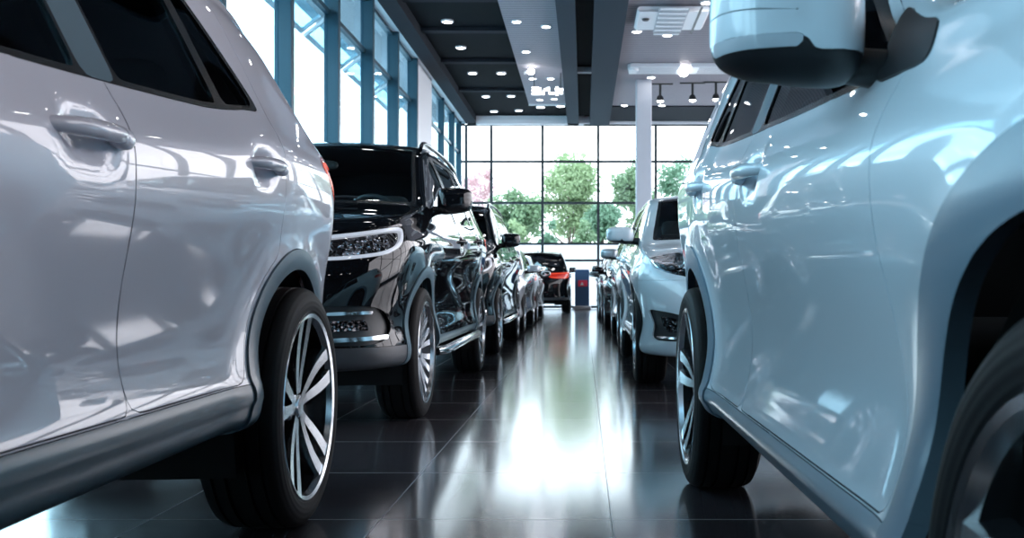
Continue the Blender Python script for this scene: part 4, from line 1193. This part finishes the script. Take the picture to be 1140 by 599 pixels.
# ----------------------------------------------------------------- end of the aisle
bn = empty('banner_stand', (X_at(648, 31.5), 31.5, 0))
bw = (656 - 640) * 31.5 / F / 2
MB().bbox(-bw, bw, -.02, .02, .12, Z_at(300, 31.5), .006).build('panel', mat('blue_banner', (.05, .12, .24), .5), bn)
MB().bbox(-bw * .55, bw * .75, -.035, -.022, Z_at(319, 31.5), Z_at(312, 31.5), .003).build('red_card', mat('red_card', (.75, .05, .10), .5), bn)
MB().add([(-.06, -.037, Z_at(317.5, 31.5)), (.06, -.037, Z_at(317.5, 31.5)), (0, -.037, Z_at(314, 31.5)), (-.06, -.041, Z_at(317.5, 31.5)), (.06, -.041, Z_at(317.5, 31.5)), (0, -.041, Z_at(314, 31.5))], [(0, 1, 2), (5, 4, 3), (0, 3, 4, 1), (1, 4, 5, 2), (2, 5, 3, 0)]).build('white_mark', WHITE_MET, bn)
MB().bbox(-bw - .06, bw + .06, -.2, .2, 0, .12, .02).build('base', WHITE_MET, bn)
tag(bn, 'blue upright banner stand with red card at the end of the aisle', 'banner')

# ----------------------------------------------------------------- outside
struct(MB().box(-14, 20, 39.0, 39.3, -.1, 2.45).build('boundary_wall', RENDER_W))


def tree(name, px, top, bottom, wid, Y, kind, label, cat='tree', n=3500, group=None, trunk=True):
    x = X_at(px, Y); zt_ = Z_at(top, Y); zb_ = Z_at(bottom, Y); R = wid * Y / F / 2
    root = empty(name, (x, Y, -.12))
    if not trunk: zb_ = .15
    rng = random.Random(int(px * 7 + top))
    if not trunk:
        m = MB()
        for k in range(5): m.tube([(.04 * k - .08, .0, 0), ((k - 2) * .09, .02 * k, .6), ((k - 2) * .16, .03 * k, zt_ * .8)], [.025, .02, .008], 6)
        m.build('stem', BARK, root, True, 60)
    if trunk:
        m = MB(); m.tube([(0, 0, 0), (.06, .03, zb_ * .6), (.0, 0, (zb_ + zt_) / 2)], [.16, .12, .06], 10)
        for k in range(7):
            a = rng.uniform(0, 2 * PI); z0 = zb_ * .5 + (zt_ - zb_) * rng.uniform(.0, .4); m.tube([(0, 0, z0), (R * .4 * math.cos(a), R * .4 * math.sin(a), z0 + .5), (R * .75 * math.cos(a), R * .75 * math.sin(a), z0 + 1.3)], [.06, .04, .02], 6)
        m.build('trunk', BARK, root, True, 60)
    v, f = [], []
    H = (zt_ - zb_) / 2; zc_ = (zt_ + zb_) / 2
    cl = []
    for k in range(44):
        while True:
            q_ = [rng.uniform(-1, 1) for _ in range(3)]
            if sum(c * c for c in q_) < 1: break
        cl.append((q_[0] * R * .8, q_[1] * R * .8, zc_ + .12 + q_[2] * H * .85, rng.uniform(.30, .5) * min(R, H)))
    for k in range(n):
        c = rng.choice(cl)
        d = np.array([rng.gauss(0, 1) for _ in range(3)]); d /= np.linalg.norm(d); rr = c[3] * rng.random() ** .4
        p = np.array(c[:3]) + d * rr
        a = np.array([rng.gauss(0, 1) for _ in range(3)]); a /= np.linalg.norm(a); b = np.cross(a, d); b /= np.linalg.norm(b) + 1e-9
        s_ = rng.uniform(.05, .11) * (1.2 if kind != 'pink' else 1.0)
        i = len(v); v += [p - a * s_, p + b * s_ * .5, p + a * s_, p - b * s_ * .5]; f.append((i, i + 1, i + 2, i + 3))
    mesh_obj('crown', v, f, LEAF[kind], root)
    tag(root, label, cat, group)
    return root


TG = 'trees beyond the back glazing'
tree('tree', 633, 164, 268, 70, 46, 'pale', 'tall pale green tree outside, rising in the middle of the back glazing', group=TG, n=9000)
tree('tree', 706, 168, 262, 50, 47, 'mid', 'mid green tree outside, partly hidden by the grey pillar', group=TG, n=6000)
tree('tree', 576, 212, 272, 70, 44, 'mid', 'low broad green tree outside, left of the tall pale tree', group=TG, n=7000)
tree('tree', 533, 176, 262, 48, 48, 'pink', 'thin pinkish blossoming tree outside near the corner of the glazing', group=TG, n=2600)
tree('tree', 757, 168, 245, 56, 48, 'deep', 'airy deep green tree outside, beyond the pillar above the white hatchback', group=TG, n=3200)
tree('tree', 670, 224, 270, 52, 43, 'deep', 'low deep green tree outside, behind the mullion beside the pillar', group=TG, n=4500)
tree('tree', 795, 168, 235, 40, 50, 'mid', 'green tree outside at the edge of the icy white car roof', group=TG, n=2000)
for i, (px, w_) in enumerate(((540, 'first'), (575, 'second'), (610, 'third'), (650, 'fourth'), (690, 'fifth'), (730, 'sixth'))):
    tree('shrub', px, 240, 268, 33, 41.5, ('mid', 'pale', 'deep')[i % 3], 'leafy shrub behind the white boundary wall, %s from the window corner' % w_, 'shrub', 2600, 'shrubs behind the boundary wall', trunk=False)

# ----------------------------------------------------------------- light
W = bpy.data.worlds.new('World'); SC.world = W; W.use_nodes = True
nt = W.node_tree; bg = nt.nodes['Background']
tcw = nt.nodes.new('ShaderNodeTexCoord'); sw = nt.nodes.new('ShaderNodeSeparateXYZ'); nt.links.new(tcw.outputs['Generated'], sw.inputs[0])
rp = nt.nodes.new('ShaderNodeValToRGB'); nt.links.new(sw.outputs[2], rp.inputs[0])
rp.color_ramp.elements[0].position = .0; rp.color_ramp.elements[0].color = (.82, .92, 1.0, 1)
rp.color_ramp.elements[1].position = .6; rp.color_ramp.elements[1].color = (.78, .90, 1.0, 1)
nt.links.new(rp.outputs[0], bg.inputs[0]); bg.inputs[1].default_value = 2.2


def portal(loc, rot, sx, sy):
    l = bpy.data.lights.new('window_portal', 'AREA'); l.shape = 'RECTANGLE'; l.size = sx; l.size_y = sy; l.cycles.is_portal = True
    o = bpy.data.objects.new('window_portal', l); C.objects.link(o); o.location = loc; o.rotation_euler = rot


portal((XL - .08, (YF0 + YB) / 2, 3.2), (0, -PI / 2, 0), 6.4, YB - YF0)
portal((XR + .08, YB / 2, 3.2), (0, PI / 2, 0), 6.4, YB)
portal(((XL + XR) / 2, YB + .02, 3.2), (-PI / 2, 0, 0), XR - XL, 6.4)

# ----------------------------------------------------------------- camera
cd = bpy.data.cameras.new('Camera'); cam = bpy.data.objects.new('Camera', cd); C.objects.link(cam); SC.camera = cam
cam.location = (0, 0, CH); cam.rotation_euler = (PI / 2, 0, 0)
cd.sensor_width = 36; cd.lens = F / 1140 * 36
cd.shift_x = (570 - HX) / 1140; cd.shift_y = (HY - 299.5) / 1140
cd.clip_start = .02
cd.dof.use_dof = True; cd.dof.focus_distance = 3.6; cd.dof.aperture_fstop = 7.0
SC.view_settings.view_transform = 'Standard'; SC.view_settings.look = 'None'; SC.view_settings.gamma = 1; SC.view_settings.exposure = 1.45
SC.view_settings.use_curve_mapping = False
cy = SC.cycles
cy.use_denoising = True
cy.max_bounces = 8; cy.diffuse_bounces = 3; cy.glossy_bounces = 4; cy.transparent_max_bounces = 24; cy.transmission_bounces = 4
cy.caustics_reflective = False; cy.caustics_refractive = False; cy.sample_clamp_indirect = 6
